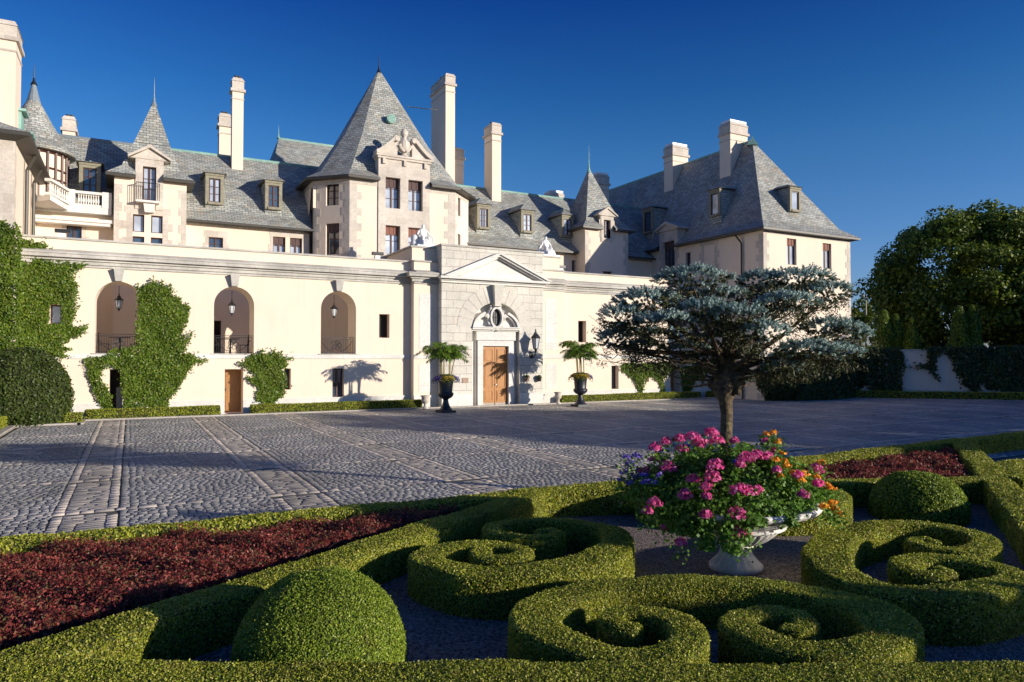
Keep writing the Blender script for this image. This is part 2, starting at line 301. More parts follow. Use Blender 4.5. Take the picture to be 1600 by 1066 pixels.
# ------------------------------------------------------------------ facade: a wall plane with windows in it
class Facade:
    def __init__(s, p0, p1):          # left and right end as seen from outside
        s.o = Vector((p0[0], p0[1], 0)); e = Vector((p1[0]-p0[0], p1[1]-p0[1], 0)); s.len = e.length; s.U = e.normalized(); s.N = Vector((s.U.y, -s.U.x, 0)); s.holes = []
    def P(s, u, z, d=0.): return s.o+s.U*u+s.N*d+Vector((0, 0, z))
    def px(s, x, y, d=0.):
        q = ray(x, y); t = (s.o+s.N*d-CAM).dot(s.N)/q.dot(s.N); p = CAM+q*t; return (p-s.o).dot(s.U), p.z
    def rect(s, x0, y0, x1, y1):      # pixel corners -> upright rectangle on the facade
        a = s.px(x0, (y0+y1)/2); b = s.px(x1, (y0+y1)/2); xm = (x0+x1)/2
        return a[0], b[0], s.px(xm, y1)[1], s.px(xm, y0)[1]
    def wall(s, mb, u0, u1, z0, z1, th=.4, m=0, extra=()):
        for k, (a, b, c, d) in enumerate(s.holes):
            if d > z1 and u0 < a < u1 and c < z1:
                keep = s.holes; rest = [q for i, q in enumerate(keep) if i != k]
                s.holes = [q for q in rest if q[3] < c]; s.wall(mb, u0, u1, z0, c, th, m)
                s.holes = [q for q in rest if q[1] < a and q[2] > c]; s.wall(mb, u0, a, c, z1, th, m)
                s.holes = [q for q in rest if q[0] > b and q[2] > c]; s.wall(mb, b, u1, c, z1, th, m); s.holes = keep; return
        h = [[(a, c), (b, c), (b, d), (a, d)] for a, b, c, d in s.holes]+[list(e) for e in extra]
        mb.prism([(u0, z0), (u1, z0), (u1, z1), (u0, z1)], h, s.P, -th, 0, m)
    def window(s, parent, r, cols=2, rows=3, blind=0, bmat='blind', pane='glass', rec=.16, name='window', fw=.055, fmat='frame', arched=False):
        u0, u1, z0, z1 = r; s.holes.append((u0, u1, z0, z1)); f = MB(); g = .004
        d0, d1 = -rec-.06, -rec
        f.fbox(s, u0+g, u0+fw, d0, d1, z0+g, z1-g); f.fbox(s, u1-fw, u1-g, d0, d1, z0+g, z1-g)
        f.fbox(s, u0+fw, u1-fw, d0, d1, z0+g, z0+fw); f.fbox(s, u0+fw, u1-fw, d0, d1, z1-fw, z1-g)
        w = (u1-u0-2*fw); h = (z1-z0-2*fw)
        for i in range(1, cols):
            uc = u0+fw+w*i/cols; t = .04 if cols == 2 else .02; f.fbox(s, uc-t, uc+t, d0+.005, d1+.01, z0+fw, z1-fw)
        for j in range(1, rows):
            zc = z0+fw+h*j/rows; f.fbox(s, u0+fw, u1-fw, d0+.01, d1-.004, zc-.014, zc+.014)
        fo = f.build(name, fmat, parent)
        p = MB().fbox(s, u0+.01, u1-.01, d0-.02, d0+.02, z0+.01, z1-.01); p.build('pane', pane, fo)
        if blind:
            b = MB(); n = max(3, int(w/.12)); zb = z1-fw-h*blind
            for i in range(n):
                a = u0+fw*.6+(u1-u0-fw*1.2)*i/n; e = u0+fw*.6+(u1-u0-fw*1.2)*(i+1)/n
                b.fbox(s, a+.004, e-.004, d1+.012, d1+.05-(i % 2)*.02, zb-(i % 2)*.03, z1-.01)
            b.build('blind', bmat, fo)
        return fo
    def surround(s, mb, r, w=.22, d=.012, m=0, sill=True, up=0, dn=0):
        """toothed stone surround, four bars and quoin teeth"""
        u0, u1, z0, z1 = r; z0 -= dn; z1 += up; k = max(2, int((z1-z0)/.38)); hh = (z1-z0)/k
        for i in range(k):
            e = w if i % 2 else w*1.75
            for a, b in ((u0-e, u0-.002), (u1+.002, u1+e)): mb.fbox(s, a, b, 0, d, z0+i*hh, z0+(i+1)*hh, m)
        mb.fbox(s, u0-w*1.4, u1+w*1.4, 0, d+.003, z1+.002, z1+.34, m)
        if sill: mb.fbox(s, u0-w, u1+w, 0, d+.05, z0-.12, z0-.002, m)
    def quoin(s, mb, u, side, z0, z1, w=.35, d=.012, m=0):
        k = max(1, int(round((z1-z0)/.42))); hh = (z1-z0)/k
        for i in range(k):
            e = w if i % 2 else w*1.6
            a, b = (u, u+e) if side > 0 else (u-e, u)
            mb.fbox(s, a, b, 0, d, z0+i*hh, z0+(i+1)*hh-.001, m)

def ring(pts, off):   # offset a closed ccw polygon outward
    n = len(pts); out = []
    for i in range(n):
        a, b, c = Vector(pts[i-1]), Vector(pts[i]), Vector(pts[(i+1) % n])
        d1 = (b-a).normalized(); d2 = (c-b).normalized(); n1 = Vector((d1.y, -d1.x)); n2 = Vector((d2.y, -d2.x)); k = (n1+n2); k = k/(k.dot(n1)) if k.length > 1e-6 else n1
        out.append((b.x+k.x*off, b.y+k.y*off))
    return out
def eaves(mb, pts, z0, over, inset, rise, notch={}, m=0, mg=1):
    """flared lowest course, gutter and soffit round a plan; notch = {edge: (u0,u1)} leaves a gap"""
    n = len(pts); e = ring(pts, over); f = ring(pts, -inset); g = ring(pts, over+.02); h = ring(pts, .02); zf = z0+rise
    for i in range(n):
        j = (i+1) % n; a, b = Vector(pts[i]), Vector(pts[j]); Ln = (b-a).length; d = (b-a)/Ln
        def at_(R, q, k):      # point of ring R opposite distance q along the wall
            if q <= 0: return R[i]
            if q >= Ln: return R[j]
            nrm = Vector((d.y, -d.x)); o = (Vector(R[i])-a).dot(nrm); p = a+d*q+nrm*o; return (p.x, p.y)
        spans = [(0, Ln)] if i not in notch else [(0, notch[i][0]), (notch[i][1], Ln)]
        for q0, q1 in spans:
            E0, E1, F0, F1, G0, G1, H0, H1 = [at_(R, q, 0) for R in (e, f, g, h) for q in (q0, q1)]
            mb.poly([(*E0, z0), (*E1, z0), (*F1, zf), (*F0, zf)], m)
            mb.hexa([(*G0, z0-.14), (*G1, z0-.14), (*H1, z0-.14), (*H0, z0-.14)], [(*G0, z0-.02), (*G1, z0-.02), (*H1, z0-.005), (*H0, z0-.005)], mg)
    return f, zf
def poly_roof(mb, pts, z0, ap, over=.45, flare=(.55, .6), m=0, mg=1, notch={}, conc=.045):
    f, zf = eaves(mb, pts, z0, over, flare[0], flare[1], notch, m, mg); n = len(pts); mid = []
    for i in range(n):
        a = Vector((*f[i], zf)); A = Vector(ap); q = a.lerp(A, .35); q += Vector((A.x-a.x, A.y-a.y, 0))*conc; mid.append(q)
    for i in range(n):
        j = (i+1) % n
        mb.poly([(*f[i], zf), (*f[j], zf), tuple(mid[j]), tuple(mid[i])], m); mb.poly([tuple(mid[i]), tuple(mid[j]), ap], m)
def chimney(parent, cx, cy, sx, sy, z0, z1, label=None, capm='lime', tin=False, name='chimney'):
    b = MB(); b.box(cx-sx/2, cx+sx/2, cy-sy/2, cy+sy/2, z0, z1-.9)
    b.box(cx-sx/2-.03, cx+sx/2+.03, cy-sy/2-.03, cy+sy/2+.03, z1-1.35, z1-1.27, 1)
    b.box(cx-sx/2-.1, cx+sx/2+.1, cy-sy/2-.1, cy+sy/2+.1, z1-.9, z1-.74, 1)
    b.box(cx-sx/2-.02, cx+sx/2+.02, cy-sy/2-.02, cy+sy/2+.02, z1-.74, z1-.28, 1)
    k = .06; b.hexa([(cx-sx/2-k, cy-sy/2-k, z1-.28), (cx+sx/2+k, cy-sy/2-k, z1-.28), (cx+sx/2+k, cy+sy/2+k, z1-.28), (cx-sx/2-k, cy+sy/2+k, z1-.28)],
                    [(cx-sx/2+.06, cy-sy/2+.06, z1-.06), (cx+sx/2-.06, cy-sy/2+.06, z1-.06), (cx+sx/2-.06, cy+sy/2-.06, z1-.06), (cx-sx/2+.06, cy+sy/2-.06, z1-.06)], 1)
    o = b.build(name, ['stucco', capm], parent)
    c = MB(); n = 3 if sx > .8 else 2
    for i in range(n):
        x = cx+(i-(n-1)/2)*sx*.28; c.lathe([(.11, z1-.08), (.12, z1+.1), (.09, z1+.12)], (x, cy, 0), 10)
    if tin: c.box(cx-sx/2+.05, cx+sx/2-.05, cy-sy/2+.05, cy+sy/2-.05, z1-.055, z1+.09)
    c.build('chimney_pot', 'tin' if tin else 'gutter', o)
    return o
def dormer(parent, F, r, depth=2.2, roofh=.55, fm='lime', side='slate', pane='glass', cols=2, rows=3, d0=0., blind=0):
    """F: facade-like frame whose plane is the dormer front; r = window rect"""
    u0, u1, z0, z1 = r; w = .17; b = MB(); P = F.P
    b.fbox(F, u0-w, u0, -.14, 0, z0-.12, z1+.14, 1); b.fbox(F, u1, u1+w, -.14, 0, z0-.12, z1+.14, 1)
    b.fbox(F, u0-w*1.1, u1+w*1.1, -.14, .04, z1+.14, z1+.26, 1); b.fbox(F, u0, u1, -.14, -.002, z1, z1+.138, 1); b.fbox(F, u0-.03, u1+.03, -.14, .06, z0-.13, z0, 1)
    b.fbox(F, u0-w+.01, u1+w-.01, -depth, -.142, z0-.6, z1+.2, 0)
    e = .14; za = z1+.262; um = (u0+u1)/2
    A, B = P(u0-w-e, za, .14), P(u1+w+e, za, .14); C_, D = P(u1+w+e, za+.05, -depth), P(u0-w-e, za+.05, -depth); R0, R1 = P(um, za+roofh, -.5), P(um, za+roofh+.05, -depth)
    b.poly([A, B, R0], 0); b.poly([B, C_, R1, R0], 0); b.poly([D, A, R0, R1], 0); b.poly([D, C_, B, A], 1)
    o = b.build('dormer', ['slate', 'cop' if False else 'trimwood'], parent)
    hs = F.holes; F.holes = []
    win = F.window(o, r, cols, rows, blind, pane=pane, rec=.06); F.holes = hs
    for ch in list(win.children): bpy.data.objects.remove(ch) if False else None
    # window sits one level deeper than a part: fold its pane into it
    join_children(win)
    mb = MB().tube([R0, R1], .035, 6); mb.build('ridge_cap', 'copper', o)
    return o
def join_children(o):
    for ch in list(o.children):
        me = o.data; b = len(me.materials); cm = ch.data
        for q in cm.materials: me.materials.append(q)
        vs = [v.co[:] for v in me.vertices]; fs = [tuple(p.vertices) for p in me.polygons]; ms = [p.material_index for p in me.polygons]
        k = len(vs); vs += [v.co[:] for v in cm.vertices]; fs += [tuple(i+k for i in p.vertices) for p in cm.polygons]; ms += [p.material_index+b for p in cm.polygons]
        mats = list(me.materials); nm = bpy.data.meshes.new(me.name); nm.from_pydata(vs, [], fs)
        for q in mats: nm.materials.append(q)
        nm.polygons.foreach_set('material_index', ms); nm.uv_layers.new(name='UVMap'); o.data = nm; bpy.data.objects.remove(ch)
M['trimwood'] = plain('weathered_trim', (.26, .24, .17), .8, var=.25)
def finial(mb, x, y, z0, z1, m=0):
    h = z1-z0; mb.lathe([(.16, 0), (.09, h*.12), (.045, h*.22), (.06, h*.26), (.03, h*.32), (.02, h*.7), (.004, h)], (x, y, z0), 8, m)
def sweep(mb, prof, a, b, m=0, caps=True):
    """prof: closed list of (dY or d, z) ; extruded between frames a(u)->"""
    n = len(prof); A = [a(d, z) for d, z in prof]; B = [b(d, z) for d, z in prof]
    for i in range(n): j = (i+1) % n; mb.poly([A[i], B[i], B[j], A[j]], m)
    if caps: mb.poly(list(reversed(B)), m); mb.poly(A, m)

# ------------------------------------------------------------------ leaf clouds
def sample_faces(V, F, n, rng=RNG):
    T = []
    for f in F:
        for i in range(1, len(f)-1): T.append((f[0], f[i], f[i+1]))
    T = np.array(T); A, B, C_ = V[T[:, 0]], V[T[:, 1]], V[T[:, 2]]; cr = np.cross(B-A, C_-A); ar = np.linalg.norm(cr, axis=1)
    k = rng.choice(len(T), n, p=ar/ar.sum()); r1 = np.sqrt(rng.random(n))[:, None]; r2 = rng.random(n)[:, None]
    P = A[k]*(1-r1)+B[k]*(r1*(1-r2))+C_[k]*(r1*r2); return P, cr[k]/ar[k][:, None]
def area_of(V, F):
    s = 0
    for f in F:
        for i in range(1, len(f)-1): s += np.linalg.norm(np.cross(V[f[i]]-V[f[0]], V[f[i+1]]-V[f[0]]))/2
    return s
def leaf_quads(P, Nn, s, jit=.7, aspect=.6, rng=RNG, tdir=None, tj=1.):
    n = len(P); s = np.broadcast_to(np.asarray(s, float), (n,))[:, None]*(rng.uniform(.7, 1.25, (n, 1)))
    q = Nn+jit*rng.normal(size=(n, 3))*.8; q /= np.linalg.norm(q, axis=1)[:, None]+1e-9
    t = rng.normal(size=(n, 3)) if tdir is None else np.asarray(tdir)+tj*rng.normal(size=(n, 3))*.5
    t -= q*(t*q).sum(1)[:, None]; t /= np.linalg.norm(t, axis=1)[:, None]+1e-9; b = np.cross(q, t)
    a = s*.5; V = np.stack([P+t*a, P+b*a*aspect-q*a*.12, P-t*a, P-b*a*aspect-q*a*.12], 1).reshape(-1, 3)
    return V, np.arange(n*4).reshape(-1, 4)
def np_object(name, parts, mats, parent=None, base=None):
    """parts: list of (V, faces list/array, material index)"""
    Vs, starts, tot, loops, mi = [], [], [], [], []; off = 0; lo = 0
    for V, F, m in parts:
        V = np.asarray(V, float); Vs.append(V)
        if isinstance(F, np.ndarray):
            k = F.shape[1]; loops.append((F+off).ravel()); starts.append(lo+np.arange(len(F))*k); tot.append(np.full(len(F), k)); lo += F.size; mi.append(np.full(len(F), m))
        else:
            for f in F: loops.append(np.array(f)+off); starts.append(np.array([lo])); tot.append(np.array([len(f)])); lo += len(f); mi.append(np.array([m]))
        off += len(V)
    V = np.concatenate(Vs); lp = np.concatenate(loops).astype(np.int32); st = np.concatenate(starts).astype(np.int32); mm = np.concatenate(mi).astype(np.int32)
    me = bpy.data.meshes.new(name); me.vertices.add(len(V)); me.vertices.foreach_set('co', V.ravel()); me.loops.add(len(lp)); me.loops.foreach_set('vertex_index', lp)
    me.polygons.add(len(st)); me.polygons.foreach_set('loop_start', st); me.update(calc_edges=True)
    for q in mats: me.materials.append(M[q] if isinstance(q, str) else q)
    me.polygons.foreach_set('material_index', mm); me.validate(); me.update()
    return link_mesh(name, me, parent, base)
def catmull(pts, step):
    P = [Vector(p) for p in pts]; out = []
    for i in range(len(P)-1):
        a, b, c, d = P[max(i-1, 0)], P[i], P[i+1], P[min(i+2, len(P)-1)]; n = max(1, int((c-b).length/step))
        for k in range(n):
            t = k/n; out.append(.5*((2*b)+(c-a)*t+(2*a-5*b+4*c-d)*t*t+(3*b-3*c+d-a)*t**3))
    out.append(P[-1]); return out
def ribbon_body(pts, widths, h, z0=0., wob=.005, inset=.026, rnd=True):
    """clipped hedge along a path; returns V,F (no bottom)"""
    n = len(pts); V, F = [], []
    for i, p in enumerate(pts):
        d = (pts[min(i+1, n-1)]-pts[max(i-1, 0)]); d.z = 0; d.normalize(); s = Vector((-d.y, d.x, 0)); L_ = i*.12; w = widths[i]/2-inset+.010*sin(L_*3.1+h*9)+.007*sin(L_*7.3+1); hh = h-inset+.009*sin(L_*2.3+widths[i]*20)+.006*sin(L_*6.1)
        for a, z in ((-w, 0), (-w*1.01, hh*.5), (-w, hh*.96), (-w+.018, hh), (0, hh+.003), (w-.018, hh), (w, hh*.96), (w*1.01, hh*.5), (w, 0)):
            V.append((p.x+s.x*a+random.uniform(-wob, wob), p.y+s.y*a+random.uniform(-wob, wob), z0+z+(random.uniform(-wob, wob) if z else 0)))
    for i in range(n-1):
        for k in range(8): F.append((i*9+k, (i+1)*9+k, (i+1)*9+k+1, i*9+k+1))
    F.append(tuple(range(9))); F.append(tuple((n-1)*9+k for k in reversed(range(9))))
    V = np.array(V)
    return V, F
def fix_normals(P, Nn, c):
    return Nn
def leafy(name, V, F, leaf, inner, size, cover=2.2, parent=None, base=None, jit=1.1, fuzz=.35, label=None, cat=None, group=None, extra=None, kind=None):
    A = area_of(V, F); n = int(cover*A/(size*size*.3)*.55); P, Nn = sample_faces(V, F, n)
    # orient outward: compare with mean normal via z/top heuristics
    P = P+Nn*((RNG.uniform(-.3, 1., (n, 1))+(RNG.random((n, 1)) < .025)*RNG.uniform(.2, 1.1, (n, 1)))*max(.017, size*fuzz))
    lv, lf = leaf_quads(P, Nn, size, jit)
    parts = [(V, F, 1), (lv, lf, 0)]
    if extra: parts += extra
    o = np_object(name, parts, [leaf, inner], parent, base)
    if label: tag(o, label, cat, group, kind)
    return o
def ell_body(c, r, nu=28, nv=14, zmin=0., lump=.03, seed=0, box=1.):
    rg = np.random.default_rng(seed); V, F = [], []; ph = rg.uniform(0, 6, 6)
    for j in range(nv+1):
        e = -pi/2+pi*j/nv
        for i in range(nu):
            a = 2*pi*i/nu; q = 1+lump*(sin(3*a+ph[0]+2*e)+sin(5*a+ph[1]-3*e)+.7*sin(9*a+ph[2])*sin(7*e+ph[3]))
            ce = abs(cos(e))**box; z = c[2]+r[2]*sin(e)*q
            V.append((c[0]+r[0]*cos(a)*ce*q, c[1]+r[1]*sin(a)*ce*q, max(z, zmin)))
    for j in range(nv):
        for i in range(nu): F.append((j*nu+i, j*nu+(i+1) % nu, (j+1)*nu+(i+1) % nu, (j+1)*nu+i))
    return np.array(V), F
exec_later = []

# ================================================================== GROUND
def struct(o): o['kind'] = 'structure'; return o
g = MB(); g.poly([(-600, -300, -.05), (900, -300, -.05), (900, 1200, -.05), (-600, 1200, -.05)]); struct(g.build('ground', 'earth'))
YB, YK = 10.3, 32.75            # courtyard from the parterre hedge to the kerb
JX0, JX1 = -3.55, 56.
j = MB(); j.poly([(JX0, -25, -.015), (JX1, -25, -.015), (JX1, 42, -.015), (JX0, 42, -.015)]); struct(j.build('courtyard_bed', 'joint'))
# boundary wall line at the right of the courtyard
BW0, BW1 = Vector((39.5, 32.2, 0)), Vector((58.5, 13.2, 0)); BD = (BW1-BW0).normalized(); BN = Vector((BD.y, -BD.x, 0))   # towards the court
def in_court(x, y):
    if y < YB or x < JX0+.1 or y > YK: return np.zeros_like(x, bool) if hasattr(x, 'shape') else False
    return True
def cobble_field():
    rg = np.random.default_rng(3); bands = [-.6+3.32*k for k in range(0, 17)]; rows = [13.45+3.4*k for k in range(0, 6)]
    S, T, E_ = [], [], []    # (x0,x1,y0,y1)
    def ok(x, y): return (y > YB-.35) & (y < YK) & (x > JX0+.2) & ((Vector((0, 0, 0)).x*0+(x-BW0.x)*BN.x+(y-BW0.y)*BN.y) > 1.15)
    y = YB-.3
    while y < YK:
        isrow = any(0 <= y-(r-.13) < .118 for r in rows); pit = .22 if isrow else .118; x = JX0+.02+rg.uniform(0, .05); ph = rg.uniform(0, 6)
        while x < JX1:
            band = next((b for b in bands if b-.46 < x+.05 < b+.46), None)
            if band is not None and not isrow:
                # five wide setts across the band: two edge courses and a middle of long slabs
                x = band+.48; continue
            w = rg.uniform(.10, .165) if not isrow else rg.uniform(.15, .3)
            if band is None:
                nb = next((b for b in bands if x < b-.46 < x+w), None)
                if nb is not None: w = max(.06, nb-.47-x)
            yo = .025*sin(x*2.1+ph) if not isrow else 0
            (E_ if isrow else S).append((x+.005, x+w-.007, y+.004+yo, y+pit-.006+yo)); x += w
        y += pit
    for band in bands:
        for a, b2, ln in ((-.455, -.305, .2), (-.298, .298, .125), (.305, .455, .2)):
            y = YB-.3
            while y < YK:
                l = ln*rg.uniform(.8, 1.2)
                if not any(abs(y+l/2-r) < .13+l/2 for r in rows): 
                    jx = rg.uniform(-.008, .008, 2)
                    if ln > .15: E_.append((band+a+jx[0], band+b2+jx[1], y+.008, y+l-.008))
                    else: m_ = band+rg.uniform(-.18, .18); T.append((band+a+jx[0], m_-.006, y+.007, y+l-.007)); T.append((m_+.006, band+b2+jx[1], y+.007, y+l-.007))
                y += l
    for name, A, mt in (('cobblestones', S, 'cobble'), ('pale_paving_strips', T, 'sett'), ('pale_paving_courses', E_, 'sett2')):
        A = np.array(A); cx = (A[:, 0]+A[:, 1])/2; cy = (A[:, 2]+A[:, 3])/2
        k = (cy > YB-.35) & (cy < YK) & ((cx-BW0.x)*BN.x+(cy-BW0.y)*BN.y > 1.2) & ((cx > JX0+.02)); A = A[k]; n = len(A)
        zt = rg.uniform(-.004, .004, n)+.002; V = np.zeros((n, 8, 3)); c = .15
        for i, (a, b2) in enumerate(((0, 2), (1, 2), (1, 3), (0, 3))):
            V[:, i, 0] = A[:, a]; V[:, i, 1] = A[:, b2]; V[:, i, 2] = -.016
            mx = (A[:, 0]+A[:, 1])/2; my = (A[:, 2]+A[:, 3])/2; V[:, 4+i, 0] = A[:, a]+(mx-A[:, a])*c+rg.uniform(-.006, .006, n); V[:, 4+i, 1] = A[:, b2]+(my-A[:, b2])*c+rg.uniform(-.005, .005, n)
            V[:, 4+i, 2] = zt+rg.uniform(-.003, .003, n)
        F = np.array([(4, 5, 6, 7), (0, 1, 5, 4), (1, 2, 6, 5), (2, 3, 7, 6), (3, 0, 4, 7)]); FF = (np.arange(n)[:, None, None]*8+F[None]).reshape(-1, 4)
        struct(np_object(name, [(V.reshape(-1, 3), FF, 0)], [mt]))
cobble_field()
kb = MB()
for a, b_ in (((-1.6, 32.8), (33.2, 32.8)), ((-3.75, 31.25), (-1.6, 31.25)), ):
    kb.box(a[0], b_[0], a[1]-.12, a[1]+.1, -.03, .07)
kb.box(-1.72, -1.5, 31.13, 32.9, -.03, .069); kb.box(-3.85, -3.62, 12, 31.13, -.03, .068)
q0 = Vector((33.1, 32.8, 0)); q1 = BW0+BN*1.0+BD*1.2; q2 = BW1+BN*1.0
def kseg(a, b_, w=.11, z=.066):
    d = (b_-a).normalized(); n = Vector((-d.y, d.x, 0))*w; kb.hexa([tuple(a-n)[:2]+(-.03,), tuple(b_-n)[:2]+(-.03,), tuple(b_+n)[:2]+(-.03,), tuple(a+n)[:2]+(-.03,)], [tuple(a-n)[:2]+(z,), tuple(b_-n)[:2]+(z,), tuple(b_+n)[:2]+(z,), tuple(a+n)[:2]+(z,)])
kseg(q0, q1, z=.067); kseg(q1, q2, z=.066)
struct(kb.build('kerb', 'kerb'))
gr = MB(); gr.poly([(-4, -6, -.004), (24, -6, -.004), (24, 9.75, -.004), (-4, 9.75, -.004)]); struct(gr.build('gravel_bed', 'gravel'))

# ================================================================== ARCADE WALL AND GATEHOUSE
YW = 34.1
AW = thing('arcade_wall', (12, YW, 0), 'long cream screen wall with three arches, grey cornice and a pedimented stone gate', 'wall')
F = Facade((0, YW), (40, YW)); YA, YP = 33.62, 33.1
FA = Facade((0, YA), (40, YA)); FP = Facade((0, YP), (40, YP))
xL = FA.px(646.6, 500)[0]; xPl = FP.px(690, 500)[0]; xPr = FP.px(848.3, 500)[0]; xR = FA.px(881, 430)[0]; XE = 32.85
TOP = 7.35; TH = 1.45
def arch_outline(c, w, zb, zs, n=18): return [(c-w, zb), (c+w, zb)]+[(c+w*cos(pi*i/n), zs+w*sin(pi*i/n)) for i in range(n+1)]
arches = [-.45, 4.12, 8.85]
AH = [arch_outline(c, .85, 2.68, 4.87) for c in arches]
def fwin(Fc, r, **k): return Fc.window(AW, Fc.rect(*r), **k)
fwin(F, (592.5, 491, 608.5, 528), cols=1, rows=1, pane='dark', rec=.35)
fwin(F, (519.5, 576, 537.5, 621), cols=2, rows=3, rec=.3)
fwin(F, (444, 576, 454.5, 609), cols=1, rows=3, rec=.3)
fwin(F, (78, 476, 96, 506), cols=1, rows=1, pane='curtain', rec=.3)
fwin(F, (903.5, 501.5, 916, 535), cols=1, rows=1, pane='dark', rec=.35)
fwin(F, (955.5, 571.5, 966.5, 608), cols=1, rows=3, rec=.3)
fwin(F, (1008, 572, 1014, 597), cols=1, rows=2, rec=.3)
# side doors
def side_door(u0, u1, z1):
    F.holes.append((u0, u1, .02, z1)); b = MB(); d = -.62
    b.fbox(F, u0, u1, d-.06, d, .03, z1); o_ = b.build('door', 'wood2', AW); p = MB(); m = (u1-u0)/2
    for a, e in ((.18, z1*.40), (z1*.45, z1*.93)):
        p.fbox(F, u0+.12, u0+.17, d+.001, d+.02, a, e); p.fbox(F, u1-.17, u1-.12, d+.001, d+.02, a, e); p.fbox(F, u0+.17, u1-.17, d+.001, d+.02, a, a+.05); p.fbox(F, u0+.17, u1-.17, d+.001, d+.02, e-.05, e)
    p.build('panel_moulding', 'wood2', o_); h = MB().fbox(F, u0+.07, u0+.1, d+.001, d+.05, 1.0, 1.12); h.build('handle', 'iron', o_)
a_, b_, _, z_ = F.rect(351, 577, 380, 640); side_door(a_, b_, z_)
a_, b_, _, z_ = F.rect(1047.5, 571, 1063, 612); side_door(a_, b_, z_)
a_, b_, _, z_ = F.rect(171, 577, 191, 640); F.holes.append((a_, b_, .02, z_)); MB().fbox(F, a_, b_, -.9, -.85, .03, z_).build('door', 'dark', AW)
MB().fbox(F, a_+.25, b_-.02, -.45, -.4, .05, 1.25).build('leaning_panel', 'grey', AW)
w = MB(); F.wall(w, -5.2, xL-.002, .0, TOP, TH, 0, AH)
hs = F.holes; hR = [h for h in hs if h[0] > xR]; hLft = [h for h in hs if h[0] < xL]
w = MB(); F.holes = hLft; F.wall(w, -5.2, xL-.002, 0, TOP, TH, 0, AH); F.holes = hR; F.wall(w, xR+.002, XE, 0, TOP, TH); w.build('wall', 'stucco', AW)
# added dark backing behind small openings so no daylight shows through them
bk = MB()
for u0, u1, z0, z1 in hs: bk.fbox(F, u0-.05, u1+.05, -TH-.06, -TH-.01, z0-.05, z1+.05)
bk.build('daylight_backing', 'dark', AW)
def cornice(mb, Fc, u0, u1, m=0, z=6.34):
    for d, a, b in ((.07, z-.10, z), (.14, z+.001, z+.14), (.22, z+.141, z+.24), (.38, z+.241, z+.38), (.42, z+.381, z+.44)):
        mb.fbox(Fc, u0-d if d > .07 and u0 > 0 else u0, u1+d if False else u1, 0, d, a, b, m)
    P = Fc.P; mb.hexa([P(u0, z+.441, .40), P(u1, z+.441, .40), P(u1, z+.441, 0), P(u0, z+.441, 0)], [P(u0, z+.46, .38), P(u1, z+.46, .38), P(u1, z+.60, .0), P(u0, z+.60, .0)], m)
    mb.fbox(Fc, u0, u1, -.06, .07, 7.35, 7.43, m); 
t = MB()
for u0, u1 in ((-3.9, xL-.003), (xR+.003, XE)):
    cornice(t, F, u0, u1)
    t.fbox(F, u0, u1, 0, .05, 2.47, 2.66, 1)
    # plinth broken at the doors
    e = sorted([h[:2] for h in hs if h[2] < .1 and u0 < h[0] < u1]); x = u0
    for a, b in e+[(u1, u1)]: t.fbox(F, x, a, 0, .05, -.02, .56, 1); t.fbox(F, x, a, 0, .065, .561, .62, 1); x = b
for c in arches:
    P = F.P; t.hexa([P(c-.13, 5.73, .16), P(c+.13, 5.73, .16), P(c+.13, 5.73, 0), P(c-.13, 5.73, 0)], [P(c-.2, 6.24, .28), P(c+.2, 6.24, .28), P(c+.2, 6.24, 0), P(c-.2, 6.24, 0)])
    t.fbox(F, c-.95, c+.95, .0, .075, 2.661, 2.70)
t.build('stone_trim', ['trim', 'pale'], AW)
# terrace floor behind the arches and railings
fl = MB(); fl.box(-5.2, xL-.5, YW+TH+.002, 39.9, 2.4, 2.62); fl.box(-5.2, xL-.5, YW+.4, YW+TH, 2.56, 2.664); fl.build('terrace_floor', 'pale', AW)
for c in arches:
    r = MB(); y = YW+.35; x0, x1 = c-.84, c+.84
    for z in (2.74, 3.42, 3.5): r.box(x0, x1, y-.012, y+.012, z, z+.022)
    for i in range(19):
        x = x0+.06+i*(x1-x0-.12)/18; r.box(x-.007, x+.007, y-.007, y+.007, 2.70, 3.44)
    for k in range(5):
        rr = .1; a = 2*pi*k/5; cc = (c+cos(a)*.13, y, 3.12+sin(a)*.13); r.tube([(cc[0]+rr*cos(t_*pi/6), y-.015, cc[2]+rr*sin(t_*pi/6)) for t_ in range(13)], .012, 5)
    for s_ in (-1, 1):
        r.tube([(c+s_*(.15+.6*q/8), y-.015, 2.82+.5*(q/8)**2) for q in range(9)], .014, 5); r.tube([(c+s_*(.2+.07*cos(q*.7)*(1-q/14)), y-.015, 2.95+.07*sin(q*.7)*(1-q/14)) for q in range(12)], .01, 4)
    r.build('railing', 'iron', AW)
# --- gatehouse, side bays (A) and portal (P)
DG = 37.9
gb = MB()
AT = FA.px(650, 408.5)[1]; ATT = FA.px(644, 385)[1]; PT = FP.px(693.6, 384)[1]
gb.box(xL, xPl, YA, DG, 0, AT); gb.box(xPr, xR, YA, DG, 0, FA.px(880, 425)[1])
xA0 = FA.px(643.6, 390)[0]; xQ0 = FA.px(847, 410)[0]; xQ1 = FA.px(876.5, 410)[0]; QT = FA.px(862, 402)[1]
gb.box(xA0+.1, xPl-.001, YA+.25, 38.6, AT+.001, ATT)
gb.box(xQ0-.05, xQ1, YA+.15, YA+1.6, FA.px(880, 425)[1]+.001, QT)
gb.build('gatehouse_wall', 'stucco', AW)
